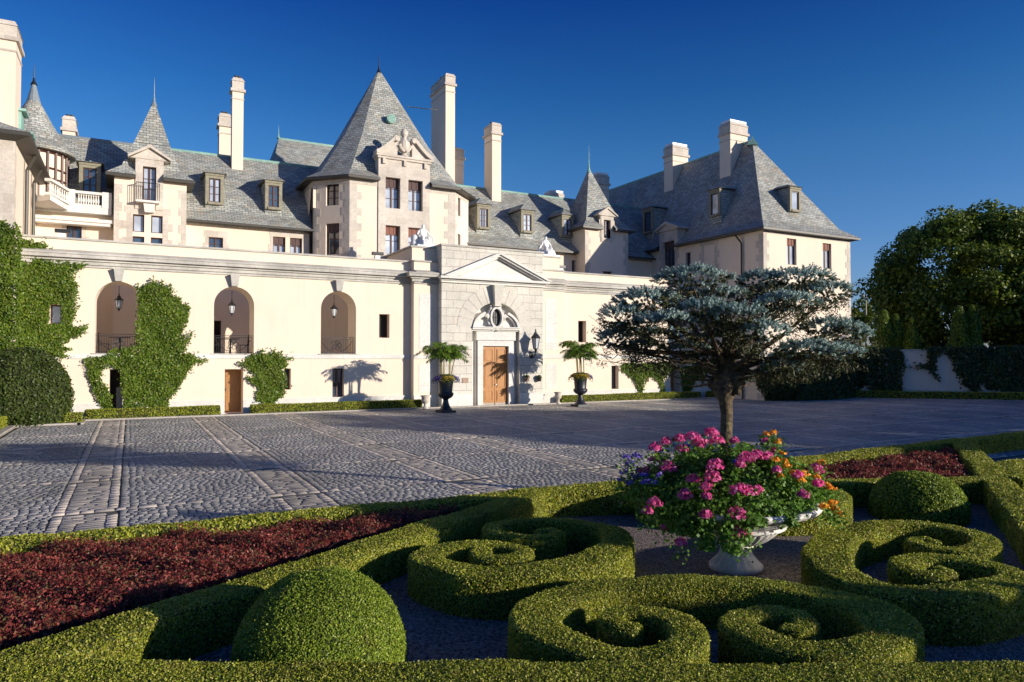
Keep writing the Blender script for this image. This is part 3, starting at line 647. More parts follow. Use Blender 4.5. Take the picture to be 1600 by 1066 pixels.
# portal wall with a tall arched recess
cxp = (FP.px(738, 514)[0]+FP.px(811.5, 514)[0])/2; rw = (FP.px(811.5, 514)[0]-FP.px(738, 514)[0])/2; zs = FP.px(811, 512)[1]; zt_ = FP.px(770, 473)[1]
nseg = 24; nar = [(cxp-rw, -.01), (cxp+rw, -.01)]+[(cxp+rw*cos(pi*i/nseg), zs+(zt_-zs)*sin(pi*i/nseg)) for i in range(nseg+1)]
ZC = FP.px(770, 446)[1]                # underside of the entablature
out = [(xPl, -.01)]+[nar[0]]+list(reversed(nar[2:]))+[nar[1], (xPr, -.01), (xPr, ZC), (xPl, ZC)]
# outline goes round the recess (open at the ground)
out = [(xPl, -.01), nar[0]]+nar[2:][::-1]+[nar[1], (xPr, -.01), (xPr, PT), (xPl, PT)]
seen = []; 
for p in out:
    if not seen or (abs(p[0]-seen[-1][0])+abs(p[1]-seen[-1][1])) > 1e-4: seen.append(p)
pw = MB(); pw.prism(seen, [], FP.P, -.45, 0); pw.box(xPl, xPr, YP+.451, DG, 0, PT-.001)
pw.build('portal_wall', 'rust', AW)
rb = MB(); FR = Facade((0, YP+.40), (40, YP+.40)); rb.fbox(FR, cxp-rw+.002, cxp+rw-.002, -.05, .0, 0, zt_+.1)
vs = MB()                               # voussoirs round the recess, a few millimetres proud with open joints
nv_ = 13
for i in range(nv_):
    if i == nv_//2: continue
    a0 = pi*(i+.04)/nv_; a1 = pi*(i+.96)/nv_; pts = []
    R1 = 2.05 if i % 2 == 0 else 1.75
    for a in (a0, (a0+a1)/2, a1): pts.append((cxp+(rw+.015)*cos(a), zs+(zt_-zs+.015)*sin(a)))
    for a in (a1, a0): 
        k = min(R1, (ZC-.03-zs)/max(.05, (zt_-zs+.5)*sin(a))*1.0 if sin(a) > .2 else R1); pts.append((cxp+(rw+.85)*cos(a), min(ZC-.04, zs+(zt_-zs+.85)*sin(a))))
    vs.prism(pts, [], FP.P, .002, .016)
vs.build('voussoirs', 'vous', AW)
ks = MB(); P = FP.P; ks.hexa([P(cxp-.17, zt_-.12, .22), P(cxp+.17, zt_-.12, .22), P(cxp+.17, zt_-.12, 0), P(cxp-.17, zt_-.12, 0)], [P(cxp-.3, ZC, .38), P(cxp+.3, ZC, .38), P(cxp+.3, ZC, 0), P(cxp-.3, ZC, 0)])
ks.fbox(FP, cxp-.2, cxp+.2, 0, .26, zt_-.2, zt_-.121); ks.build('keystone', 'vous', AW)
# door case inside the recess
dl, dr_ = FR.px(752, 580)[0], FR.px(792, 580)[0]; dz = FR.px(772, 541)[1]; dc = (dl+dr_)/2
rb.build('recess_wall', 'pale', AW)
cs = MB(); z_c = FR.px(772, 518)[1]; wc = rw-.22
cs.fbox(FR, dl-.30, dl, 0.001, .22, 0, dz+.28); cs.fbox(FR, dr_, dr_+.30, 0.001, .22, 0, dz+.28); cs.fbox(FR, dl, dr_, .001, .22, dz, dz+.28)
cs.fbox(FR, dl-.38, dl-.301, 0.001, .12, 0, dz+.3); cs.fbox(FR, dr_+.301, dr_+.38, 0.001, .12, 0, dz+.3)
cs.fbox(FR, dl-.40, dr_+.40, 0.001, .26, dz+.301, z_c); 
for d, a, b in ((.34, 0, .07), (.46, .071, .16), (.52, .161, .22)): cs.fbox(FR, cxp-rw-.0, cxp+rw+.0, .001 if d < .4 else .001, d, z_c+a, z_c+b)
cs.build('door_surround', 'pale', AW)
zc2 = z_c+.22; sp = MB()                # broken segmental pediment with scrolls and an oval cartouche
def arcband(c, z0, rx, rz, a0, a1, th, d0, d1, mb, n=12, F_=FR):
    o1 = [(c+rx*cos(a0+(a1-a0)*i/n), z0+rz*sin(a0+(a1-a0)*i/n)) for i in range(n+1)]; o2 = [(c+(rx-th)*cos(a0+(a1-a0)*i/n), z0+(rz-th)*sin(a0+(a1-a0)*i/n)) for i in range(n+1)]
    mb.prism(o1+o2[::-1], [], F_.P, d0, d1)
arcband(cxp, zc2-.1, rw*1.0, 1.02, radians(6), radians(60), .13, .002, .50, sp); arcband(cxp, zc2-.1, rw*1.0, 1.02, radians(120), radians(174), .13, .002, .50, sp)
arcband(cxp, zc2-.1, rw*.9, .88, radians(8), radians(58), .08, .002, .40, sp); arcband(cxp, zc2-.1, rw*.9, .88, radians(122), radians(172), .08, .002, .40, sp)
tyo = [(cxp-rw*.92, zc2+.001), (cxp+rw*.92, zc2+.001)]+[(cxp+rw*.82*cos(radians(a)), zc2-.1+.8*sin(radians(a))) for a in range(12, 169, 12)]
sp.prism(tyo, [], FR.P, .002, .16)
for s_ in (-1, 1):
    pts = [FR.P(cxp+s_*(.50+.13*(1-q/16)*cos(q*.55)), zc2+.52+.13*(1-q/16)*sin(q*.55), .40) for q in range(15)]; sp.tube(pts, [.06*(1-q/20) for q in range(15)], 6)
    sp.tube([FR.P(cxp+s_*.5, zc2+.52, .1), FR.P(cxp+s_*.5, zc2+.52, .46)], .07, 8)
sp.build('scroll_pediment', 'pale', AW)
ct = MB(); zo = FR.px(770, 497)[1]
def oval(rx, rz, n=20): return [(cxp+rx*cos(2*pi*i/n), zo+rz*sin(2*pi*i/n)) for i in range(n)]
ct.prism(oval(.38, .58), [oval(.29, .46)], FR.P, .17, .50); ct.prism(oval(.46, .66), [oval(.381, .581)], FR.P, .17, .40); ct.prism(oval(.288, .455), [], FR.P, .17, .30, 1)
for k in range(10): a = 2*pi*k/10+.3; ct.tube([FR.P(cxp+.44*cos(a), zo+.64*sin(a), .3), FR.P(cxp+.5*cos(a+.25), zo+.7*sin(a+.25), .42)], [.08, .05], 6)
for k in range(-2, 3): ct.tube([FR.P(cxp+k*.1, zo-.36+abs(k)*.08, .31), FR.P(cxp+k*.1, zo+.36-abs(k)*.08, .31)], .012, 5, 1)
ct.tube([FR.P(cxp-.25, zo, .31), FR.P(cxp+.25, zo, .31)], .012, 5, 1)
ct.build('oval_cartouche', ['pale', 'iron'], AW)
# double door
dd = MB().fbox(FR, dl+.002, dr_-.002, .001, .03, .0, dz-.002).build('double_door', 'wood', AW)
for s_, a, b in ((0, dl+.03, dc-.012), (1, dc+.012, dr_-.03)):
    lf = MB(); lf.fbox(FR, a, b, .031, .05, .14, dz-.03)
    for z0, z1 in ((.22, .80), (.92, 2.18), (2.3, dz-.14)):
        for q in ((a+.1, b-.1, z0, z0+.035), (a+.1, b-.1, z1-.035, z1), (a+.1, a+.135, z0+.035, z1-.035), (b-.135, b-.1, z0+.035, z1-.035)): lf.fbox(FR, q[0], q[1], .0501, .075, q[2], q[3])
        lf.fbox(FR, a+.17, b-.17, .0501, .066, z0+.07, z1-.07)
    lf.build('door_leaf', 'wood', dd)
kp = MB(); kp.fbox(FR, dl+.05, dc-.03, .0502, .058, .02, .137); kp.fbox(FR, dc+.03, dr_-.05, .0502, .058, .02, .137); kp.build('kick_plate', 'brass' if 'brass' in M else 'kerb', dd)
MB().tube([FR.P(dc+.06, 1.1, .06), FR.P(dc+.06, 1.1, .13)], .035, 8).build('door_knob', 'marble', dd)
# entablature, pediment
en = MB(); pl_, pr_ = FP.px(689, 442)[0], FP.px(857, 448)[0]; zE = ZC+.02; zap = FP.px(776, 396)[1]
for d, a, b in ((.12, 0, .10), (.2, .101, .18), (.42, .181, .30)): en.fbox(FP, xPl-d*.5, xPr+d*.5, .001, d, zE+a, zE+b)
z0 = zE+.301; um = (pl_+pr_)/2
def rake(a, b, d0, d1, th, z0_, mb):
    mb.prism([(a, z0_), (a+.001, z0_+.05), (um, b), (um, b-th)], [], FP.P, d0, d1); 
for s_ in (-1, 1):
    e = pl_ if s_ < 0 else pr_
    for d, top, th in ((.46, 0, .12), (.36, -.121, .10), (.2, -.222, .08)):
        q = [(e+(-s_)*(-top)*2.2, z0), (e+(-s_)*(-top+th)*2.2, z0), (um, zap+top-th), (um, zap+top)]
        en.prism(q if s_ > 0 else q, [], FP.P, .001, d)
en.build('pediment', 'pale', AW)
tp = MB(); tp.prism([(pl_+.9, z0+.0), (pr_-.9, z0), (um, zap-.34)], [], FP.P, .001, .05); tp.build('tympanum', 'pale', AW)
tr = MB()
for Fc, u0, u1, zt in ((FA, xL, xPl, AT), (FA, xPr, xR, FA.px(880, 425)[1])):
    cornice(tr, Fc, u0+(.002 if u0 == xL else 0), u1-.002); tr.fbox(Fc, u0, u1, 0, .05, 2.47, 2.66, 1); tr.fbox(Fc, u0, u1, 0, .06, -.02, .62, 1)
    tr.fbox(Fc, u0-.05, u1, -.3, .06, zt+.002, zt+.07)
    um2 = (u0+u1)/2
    for a, b in ((.78, 2.2), (2.95, 5.75)):
        tr.fbox(Fc, um2-.36, um2+.36, 0, .012, a, b, 1)
tr.box(xA0+.02, xPl, YA+.19, 38.7, ATT+.001, ATT+.09); tr.box(xQ0-.12, xQ1+.07, YA+.08, YA+1.67, QT+.001, QT+.09)
tr.box(xPl-.05, xPr+.05, YP-.06, YP+.9, PT+.001, PT+.10)
tr.fbox(FP, xPl-.0, cxp-rw-.001, .001, .06, -.01, .64, 1); tr.fbox(FP, cxp+rw+.001, xPr, .001, .06, -.01, .64, 1)
tr.build('gatehouse_trim', ['trim', 'pale'], AW)
MB().fbox(FP, FP.px(722, 600)[0], FP.px(731.5, 600)[0], .002, .03, FP.px(726, 598.5)[1], FP.px(726, 590.5)[1]).build('plaque', 'plaque', AW)

# wall lantern
def lantern_mesh(mb, c, s=1., m=0, mg=1):
    x, y, z = c
    mb.lathe([(.10*s, 0), (.12*s, .03*s)], c, 6, m); mb.lathe([(.10*s, .031*s), (.17*s, .42*s)], c, 6, mg)
    for k in range(6):
        a = 2*pi*k/6; mb.tube([(x+.105*s*cos(a), y+.105*s*sin(a), z+.03*s), (x+.175*s*cos(a), y+.175*s*sin(a), z+.43*s)], .013*s, 4, m)
    mb.lathe([(.23*s, .43*s), (.19*s, .50*s), (.09*s, .60*s), (.07*s, .66*s), (.03*s, .68*s), (.035*s, .74*s), (.01*s, .8*s)], c, 6, m)
    mb.lathe([(.01*s, -.12*s), (.05*s, -.06*s), (.06*s, -.001)], c, 6, m)
LW = FP.px(830, 553); lp = FP.P(LW[0], LW[1], 0)
lt = thing('wall_lantern', lp, 'black wall lantern on a bracket right of the oak double doors', 'lantern')
b = MB(); b.fbox(FP, LW[0]-.1, LW[0]+.1, .001, .04, LW[1]-.25, LW[1]+.12)
b.tube([lp+Vector((0, -.04, -.1)), lp+Vector((.0, -.25, -.2)), lp+Vector((0, -.45, -.05)), lp+Vector((0, -.48, .12))], .025, 6); b.build('bracket', 'iron', lt)
b = MB(); lantern_mesh(b, lp+Vector((0, -.48, .24)), 1.35); b.build('lantern_case', ['iron', 'lampglass'], lt)
for i, c in enumerate(arches):
    yy = YW+.9; zz = 4.55 if i else 4.62
    h = thing('hanging_lantern', (c, yy, zz), ['black glass lantern hanging in the leftmost arch, beside the big ivy', 'black glass lantern hanging in the middle arch above the small oak door', 'black glass lantern hanging in the arch nearest the tower'][i], 'lantern', 'lanterns hanging in the arches')
    b = MB(); lantern_mesh(b, (c, yy, zz), .85); b.build('lantern_case', ['iron', 'lampglass'], h)
    b = MB(); b.tube([(c, yy, zz+.66), (c, yy, 5.62)], .012, 5); b.build('chain', 'iron', h)
# wall planters right of the door, floodlights
for i, (x, y) in enumerate(((821.5, 592), (840.5, 592))):
    q = FP.P(*FP.px(x, y), .14); h = thing('wall_planter', q, ['small terracotta wall pot left of the pair under the lantern', 'small wall pot with green leaves right of the pair under the lantern'][i], 'planter', 'wall pots under the lantern')
    MB().lathe([(.08, -.14), (.14, .04), (.15, .1)], q, 10).build('pot', ['plaque', 'iron'][i], h)
    V_, F_ = ell_body((q.x, q.y, q.z+.1), (.13, .13, .1), 10, 6); leafy('foliage', V_, F_, 'gleaf', 'shadecore', .05, 1.5, parent=h)
for i, (x, y, lab) in enumerate(((593, 401, 'small floodlight on the parapet left of the seated statues'), (97, 372, 'small floodlight on the parapet above the ivy'), (880, 424, 'small globe light on the parapet below the downpipe'))):
    q = F.P(*F.px(x, y), -.3); q.z = 7.44; h = thing('floodlight', q, lab, 'light', 'lights on the parapet')
    b = MB(); b.tube([q, q+Vector((0, 0, .22))], .035, 6); b.build('stand', 'iron', h)
    b = MB(); b.box(q.x-.28, q.x+.28, q.y-.12, q.y+.12, q.z+.22, q.z+.36); b.box(q.x-.15, q.x+.1, q.y-.1, q.y+.1, q.z+.03, q.z+.19, 1); b.build('lamp_head', ['iron', 'marble'], h)
# furniture behind the railings
def cafe(c, i):
    y = YW+1.75
    t_ = thing('cafe_table', (c+.05, y, 2.664), ['round black iron table behind the railing of the leftmost arch', 'round black iron table behind the railing of the middle arch'][i], 'table', 'terrace tables')
    b = MB(); b.lathe([(.42, .72), (.44, .735), (.42, .75)], (c+.05, y, 2.664), 18); b.build('table_top', 'iron', t_)
    b = MB(); b.lathe([(.22, .0), (.05, .06), (.035, .4), (.05, .719)], (c+.05, y, 2.664), 10); b.build('pedestal', 'iron', t_)
    for s_ in (-1, 1):
        x = c+.05+s_*.62; h = thing('iron_chair', (x, y+.1, 2.664), f'black iron chair on the {"left" if s_ < 0 else "right"} of the table in the {["leftmost", "middle"][i]} arch', 'chair', 'terrace chairs')
        b = MB(); b.box(x-.22, x+.22, y-.12, y+.32, 3.1, 3.13); b.build('seat', 'iron', h)
        b = MB(); b.tube([(x+s_*.21, y-.1+.42*(k/6), 3.13+.5*sin(pi*k/6)) for k in range(7)], .016, 5)
        for k in range(1, 6): b.tube([(x+s_*.21, y-.1+.42*(k/6), 3.131), (x+s_*.21, y-.1+.42*(k/6), 3.13+.48*sin(pi*k/6))], .01, 4)
        b.build('backrest', 'iron', h)
        for a, d in ((-1, -1), (-1, 1), (1, -1), (1, 1)): MB().tube([(x+a*.19, y+.1+d*.19, 2.664), (x+a*.19, y+.1+d*.19, 3.099)], .014, 5).build('leg', 'iron', h)
cafe(arches[0], 0); cafe(arches[1], 1)

# ================================================================== MANSION
MS = thing('mansion', (14, 44, 0), 'cream stucco mansion with steep slate roofs, turrets and tall chimneys', 'mansion')
YM = 40.; ZE = 9.62
def off(px_, py_, Y): return onY(px_, py_, Y)
stone = MB()         # surrounds and quoins
st2 = MB()
walls = MB()
def W(Fc, r, **k): return Fc.window(MS, Fc.rect(*r), **k)
# left range (right of the left turret) and recess
FM = Facade((-12, YM), (40, YM))
xTL = onY(490, 300, YM).x                       # meets the tower
r = FM.rect(326, 371, 348.5, 390); FM.window(MS, r, 2, 2); FM.surround(stone, r, .16); stone.build('stone_surround', 'lime', MS); stone = MB()
for q, c in (((426.5, 370, 446, 397), 0), ((453, 372, 472, 398), 0)): r = FM.rect(*q); FM.window(MS, r, 2, 2, blind=.42, pane='curtain')
FM.surround(stone, FM.rect(426.5, 370, 472, 397), .14); stone.build('stone_surround', 'lime', MS); stone = MB()
r = FM.rect(103.5, 352.5, 127.5, 385); FM.window(MS, r, 2, 1); FM.surround(stone, r, .18)
FM.window(MS, FM.rect(506, 484, 524, 549), 2, 3); FM.window(MS, FM.rect(334, 501, 345.5, 552), 1, 1, pane='dark')
r = FM.rect(893.5, 407, 901, 430); FM.window(MS, r, 1, 1)
FM.wall(walls, -4.4+12-7.6, 52.5, 0, ZE-.02, .4)
rf = MB(); prof = [(-.45, ZE-.02), (.35, ZE+.62), (1.0, ZE+1.6), (4.0, 14.2), (6.5, 14.35), (11, 9.6), (10.6, 9.5), (0.1, ZE-.25)]
def RX(x): return lambda d, z: (x, YM+d, z)
xs0 = -.77; xs1 = 2.42
sweep(rf, prof, RX(xs0+1.2), RX(38.), 0)
prof2 = [(.95, 9.72), (1.25, 10.5), (4.0, 14.2), (6.5, 14.35), (11, 9.6), (2, 9.6)]
sweep(rf, prof2, RX(-9.), RX(xs0+1.198), 0)
gt = MB(); gt.box(xs1, 26.3, YM-.53, YM-.40, ZE-.14, ZE-.03); gt.box(xs1, 26.3, YM-.40, YM-.0, ZE-.16, ZE-.10); gt.box(29.9, 33., YM-.53, YM-.40, ZE-.14, ZE-.03)
rc = MB(); rc.tube([(xs0+1, YM+4.02, 14.24), (36.5, YM+4.02, 14.24)], .08, 6); rc.tube([(-9, YM+4.02, 14.24), (xs0+1, YM+4.02, 14.24)], .08, 6, 1)
# balustraded terrace at far left
FB = Facade((-12, YM-.35), (40, YM-.35)); xb0 = FB.px(107, 300)[0]-12; xb0 = onY(107, 300, YM-.35).x; xb1 = onY(174.5, 310, YM-.35).x; zb0, zb1 = 9.78, 10.5
bl = MB(); bl.box(-5.2, xb1, YM-.5, YM+1.2, 9.45, 9.76); bl.box(-5.2, xb1+.1, YM-.7, YM-.0, 9.0, 9.16); bl.box(-5.2, xb1, YM-.62, YM, 8.86, 8.999)
bl.box(xb0, xb1, YM-.5, YM-.2, zb1-.12, zb1); bl.box(xb0, xb1, YM-.48, YM-.22, zb0-.019, zb0+.1); bl.box(xb0-.02, xb0+.28, YM-.52, YM-.18, zb0-.015, zb1+.03); bl.box(xb1-.4, xb1-.001, YM-.52, YM-.18, zb0-.015, zb1+.03)
n = 9; bprof = [(.04, 0), (.04, .04), (.022, .07), (.052, .17), (.045, .24), (.02, .40), (.04, .44), (.04, .5)]
for i in range(n): x = xb0+.42+i*(xb1-xb0-.98)/(n-1); bl.lathe(bprof, (x, YM-.35, zb0+.1), 8)
pA = Vector((xb0, YM-.35, 0)); pB = Vector((-3.3, YM-2.6, 0)); dAB = (pB-pA); nn = Vector((-dAB.y, dAB.x, 0)).normalized()*.14
for za, zz in ((zb0-.019, zb0+.1), (zb1-.12, zb1)):
    bl.hexa([tuple(pA+nn)[:2]+(za,), tuple(pB+nn)[:2]+(za,), tuple(pB-nn)[:2]+(za,), tuple(pA-nn)[:2]+(za,)], [tuple(pA+nn)[:2]+(zz,), tuple(pB+nn)[:2]+(zz,), tuple(pB-nn)[:2]+(zz,), tuple(pA-nn)[:2]+(zz,)])
for i in range(8): p = pA+dAB*((i+.9)/8.8); bl.lathe(bprof, (p.x, p.y, zb0+.1), 8)
bl.hexa([(-5.2, YM-.5, 9.5), (-3.2, YM-2.8, 9.5), (xb0, YM-.55, 9.5), (xb0, YM-.4, 9.5)], [(-5.2, YM-.5, 9.74), (-3.2, YM-2.8, 9.74), (xb0, YM-.55, 9.74), (xb0, YM-.4, 9.74)])
bl.build('balustrade', 'pale', MS)
# left gabled turret
YT = 39.2; FT = Facade((xs0, YT), (xs1, YT)); zt = 11.42
for q in ((207.5, 335, 225.5, 362.5), (236, 337, 254, 364.5)): FT.window(MS, FT.rect(*q), 1, 1, pane='curtain')
for q in ((206.5, 369.5, 225.5, 384), (235.5, 371.5, 254, 385)): FT.window(MS, FT.rect(*q), 1, 1, pane='glass')
ra = FT.rect(207.5, 335, 254, 385); FT.surround(st2, (ra[0], ra[1], ra[2], ra[3]), .26)
rw_ = FT.rect(223, 261, 244, 313); FT.window(MS, rw_, 2, 3, pane='curtain')
FT.quoin(st2, 0, 1, 7, 10.95, .22); FT.quoin(st2, FT.len, -1, 7, 10.95, .22)
FT.wall(walls, 0, FT.len, 0, zt, .4)
walls.box(xs0, xs0+.4, YT+.401, YM+4, 0, zt); walls.box(xs1-.4, xs1, YT+.401, YM+4, 0, zt)
um_ = (rw_[0]+rw_[1])/2; zt_a = FT.px(234, 250)[1]; zt_b = FT.px(234, 232.5)[1]
st2.fbox(FT, um_-.62, rw_[0], -.6, .06, zt-1.6, zt_a); st2.fbox(FT, rw_[1], um_+.62, -.6, .06, zt-1.6, zt_a); st2.fbox(FT, rw_[0], rw_[1], -.6, .059, rw_[3], zt_a-.002)
st2.prism([(um_-.85, zt_a), (um_+.85, zt_a), (um_, zt_b)], [], FT.P, -1.4, .1)
for s_ in (-1, 1): st2.prism([(um_+s_*.95, zt_a+.0), (um_+s_*.95, zt_a+.1), (um_, zt_b+.16), (um_, zt_b+.001)], [], FT.P, -1.4, .24)
ax, ay = .95, 40.9
poly_roof(rf, [(xs0, YT), (xs1, YT), (xs1, 42.6), (xs0, 42.6)], zt, (ax, ay, 15.85), .35, (.3, .55), 0, 1, {0: (um_-.6, um_+.6)}, .02)
# little balcony on the turret
bc = MB(); u0, u1 = FT.px(212.5, 316)[0], FT.px(248.5, 318)[0]; zb = FT.px(230, 316)[1]
bc.fbox(FT, u0, u1, .02, .5, zb-.1, zb); bc.prism([(um_-.2, zb-.55), (um_+.2, zb-.55), (um_+.26, zb-.1), (um_-.26, zb-.1)], [], FT.P, .02, .34)
ba = bc.build('balcony', 'pale', MS); b = MB(); zr = zb+.85
for u in [u0+(u1-u0)*i/12 for i in range(13)]: b.tube([FT.P(u, zb, .46), FT.P(u, zr, .46)], .011, 4)
for d in (.05, .15, .25, .35): b.tube([FT.P(u0, zb, d), FT.P(u0, zr, d)], .011, 4); b.tube([FT.P(u1, zb, d), FT.P(u1, zr, d)], .011, 4)
b.tube([FT.P(u0, zr, .02), FT.P(u0, zr, .46), FT.P(u1, zr, .46), FT.P(u1, zr, .02)], .02, 5); b.build('railing', 'iron', ba)
st2.build('stone_dressings', 'lime', MS); st2 = MB()
# right turret
xq0, xq1, YQ = 26.4, 29.95, 38.85; FQ = Facade((xq0, YQ), (xq1, YQ)); zq = 11.2
rq = FQ.rect(943, 344, 953.5, 372.5); FQ.window(MS, rq, 2, 4); FQ.surround(st2, rq, .2)
ro = FQ.rect(942, 424, 956, 438); FQ.window(MS, (ro[0], ro[1], ro[2]-.4, ro[3]), 2, 1)
FQ.quoin(st2, 0, 1, 6.8, zq-.3, .28); FQ.quoin(st2, FQ.len, -1, 8, zq-.3, .25)
FQ.wall(walls, 0, FQ.len, 0, zq, .4); FQl = Facade((xq0, YM+3), (xq0, YQ)); r_ = FQl.rect(902.5, 355, 906, 366)
walls.box(xq0, xq0+.4, YQ+.401, YM+3, 0, zq); walls.box(xq1-.4, xq1, YQ+.401, YM+3, 0, zq)
umq = (rq[0]+rq[1])/2; za = FQ.px(948, 338)[1]; zb_ = FQ.px(948, 327)[1]
st2.fbox(FQ, umq-.5, rq[0], -.5, .05, zq-.9, za); st2.fbox(FQ, rq[1], umq+.5, -.5, .05, zq-.9, za); st2.fbox(FQ, rq[0], rq[1], -.5, .049, rq[3], za-.002); st2.prism([(umq-.72, za), (umq+.72, za), (umq, zb_)], [], FQ.P, -1.2, .12)
for s_ in (-1, 1): st2.prism([(umq+s_*.8, za), (umq+s_*.8, za+.09), (umq, zb_+.14), (umq, zb_+.001)], [], FQ.P, -1.2, .2)
poly_roof(rf, [(xq0, YQ), (xq1, YQ), (xq1, 42.4), (xq0, 42.4)], zq, (28.0, 40.7, 15.75), .35, (.3, .55), 0, 1, {0: (umq-.48, umq+.48)}, .03)
st2.build('stone_dressings', 'lime', MS); st2 = MB()
# central tower: square with cut corners
TX0, TX1, TY = onY(546.2, 300, 38.).x, onY(710.5, 300, 38.).x, 38.; s_ = 1.62; TD = 46.
plan = [(TX0, TY), (TX1, TY), (TX1+s_, TY+s_), (TX1+s_, TD-s_), (TX1, TD), (TX0, TD), (TX0-s_, TD-s_), (TX0-s_, TY+s_)]
zT = 12.42; facs = []
for i in range(8): facs.append(Facade(plan[i], plan[(i+1) % 8]))
Ft = facs[0]; Fl = facs[7]; Fr = facs[1]; Fs = facs[6]
bay0, bay1 = Ft.px(590.5, 330)[0], Ft.px(671, 330)[0]
FtB = Facade((TX0, TY-.07), (TX1, TY-.07)); bm = MB()
for q in ((602.5, 277.5, 625.5, 325.5), (638, 282, 660.5, 329.5)): FtB.window(MS, FtB.rect(*q), 2, 3, blind=.28, pane='curtain', rec=.3)
for q in ((602.5, 352.5, 625.5, 398), (638, 356, 661, 400)): FtB.window(MS, FtB.rect(*q), 2, 2, blind=.28, bmat='brown', pane='curtain', rec=.3)
zB = FtB.px(632, 252)[1]; FtB.wall(bm, bay0, bay1, 6, zB, .7)
bm.fbox(FtB, bay0-.06, bay1+.06, -.7, .1, zB-.0+.001, zB+.12); bm.fbox(FtB, bay0-.15, bay1+.15, -.7, .16, zB+.121, zB+.24)
for u in (bay0+.3, (bay0+bay1)/2, bay1-.3): bm.fbox(FtB, u-.08, u+.08, .001, .12, zB-.3, zB)
ub = (bay0+bay1)/2; zz = zB+.24; hw = (bay1-bay0)/2+.16
for sg in (-1, 1):       # scrolled half gables
    up_, lo_ = [], []
    for k in range(15):
        t_ = k/14; x = hw*(1-t_*.74); z = zz+.02+1.12*(t_**1.35)*(1 if t_ < .85 else 1)-(0 if t_ < .86 else (t_-.86)*1.6)
        up_.append((ub+sg*x, z+.16)); lo_.append((ub+sg*x, max(zz+.001, z-.10)))
    bm.prism(up_+lo_[::-1], [], FtB.P, -.45, .2); bm.prism([(ub+sg*hw*.9, zz)]+[(p[0], p[1]) for p in lo_[2:]]+[(lo_[-1][0], zz)], [], FtB.P, -.4, .02)
    c_ = (ub+sg*hw*.30, zz+.92); bm.tube([FtB.P(c_[0]+.17*(1-k/18)*cos(k*.5)*sg, c_[1]+.17*(1-k/18)*sin(k*.5), .12) for k in range(16)], [.09*(1-k/30) for k in range(16)], 6)
    bm.tube([FtB.P(c_[0], c_[1], -.4), FtB.P(c_[0], c_[1], .22)], .13, 10)
    bm.tube([FtB.P(ub+sg*(.34-.30*k/8), zz+.30+.35*(1-(k/8))**2, .1) for k in range(9)], .09, 6)
p = FtB.P(ub, zz, -.1); bm.lathe([(.3, 0), (.2, .08), (.12, .18), (.3, .4), (.36, .62), (.3, .85), (.14, 1.0), (.1, 1.1), (.2, 1.28), (.22, 1.42), (.12, 1.58), (.02, 1.66)], p, 12)
bm.build('stone_bay', 'lime', MS)
tl = Ft.px(611, 186)
for q, k in (((509.5, 285, 529.5, 321), dict(cols=2, rows=3)), ((509, 349, 530, 398), dict(cols=2, rows=2, blind=.26))): Fl.window(MS, Fl.rect(*q), **k)
Fr.window(MS, Fr.rect(715.5, 306, 719.5, 338), 1, 1); Fr.window(MS, Fr.rect(715.5, 366, 719.5, 392), 1, 1)
Fs.window(MS, Fs.rect(486.5, 293, 489.5, 326), 1, 2)
for i, Fc in enumerate(facs):
    if i: Fc.wall(walls, 0, Fc.len, 0, zT, .3)
    else: Fc.wall(walls, 0, bay0+.01, 0, zT, .3); Fc.wall(walls, bay1-.01, Fc.len, 0, zT, .3)
    if i in (0,): Fc.quoin(st2, 0, 1, 6, zT-.4, .42); Fc.quoin(st2, Fc.len, -1, 6, zT-.4, .42)
    if i == 7: Fc.quoin(st2, 0, 1, 6, zT-.4, .3); Fc.quoin(st2, Fc.len, -1, 6, zT-.4, .3)
    if i == 1: Fc.quoin(st2, 0, 1, 6, zT-.4, .3)
    for q0, q1 in ([(0, Fc.len)] if i else [(0, bay0-.01), (bay1+.01, Fc.len)]): st2.fbox(Fc, q0, q1, 0, .02, zT-.4, zT-.02)
tcx, tcy = 13.95, 41.6
for it in range(40):   # put the tip where it stands above the tower centre
    pass
zt_tip = at(592, 107, 1).z
ta = onY(592, 108, tcy); TAP = (ta.x, tcy, ta.z); tr_ = MB()
poly_roof(tr_, plan, zT, TAP, .42, (.5, .55), 0, 1, {0: (bay0, bay1)}); to = tr_.build('tower_roof', ['slate', 'gutter'], MS)
# round copper vent on the tower roof
vz = onY(611, 186, 39.95); v = MB(); ydir = Vector((0, -.8, .45)).normalized()
v.tube([vz+Vector((0, .35, 0)), vz+Vector((0, -.12, 0))], .27, 18); 
for k in range(5): v.box(vz.x-.2, vz.x+.2, vz.y-.15, vz.y-.121, vz.z-.19+k*.085, vz.z-.15+k*.085)
v.build('roof_vent', 'copper', to)
fb = MB(); finial(fb, TAP[0], TAP[1], TAP[2]-.25, onY(592, 84, tcy).z); fb.build('finial', 'iron', to)
st2.build('stone_dressings', 'lime', MS); st2 = MB()
# right range behind the gatehouse: eave wall already part of FM. Dormers
FD = Facade((0, YM+.30), (40, YM+.30))
for q in ((326.5, 279, 344.5, 316), (419.5, 290, 436, 324)): dormer(MS, FD, FD.rect(*q), pane='curtain' if q[0] < 400 else 'glass')
for q in ((749.5, 326, 762.5, 355), (818, 335, 830.5, 361), (881.5, 342.5, 893.5, 368)): dormer(MS, FD, FD.rect(*q), roofh=.5, pane='curtain', cols=3 if q[0] < 800 else 2)
FD2 = Facade((-12, YM+1.0), (40, YM+1.0)); dormer(MS, FD2, FD2.rect(129.5, 262.5, 151, 302), pane='glass', roofh=.2, depth=1.8)
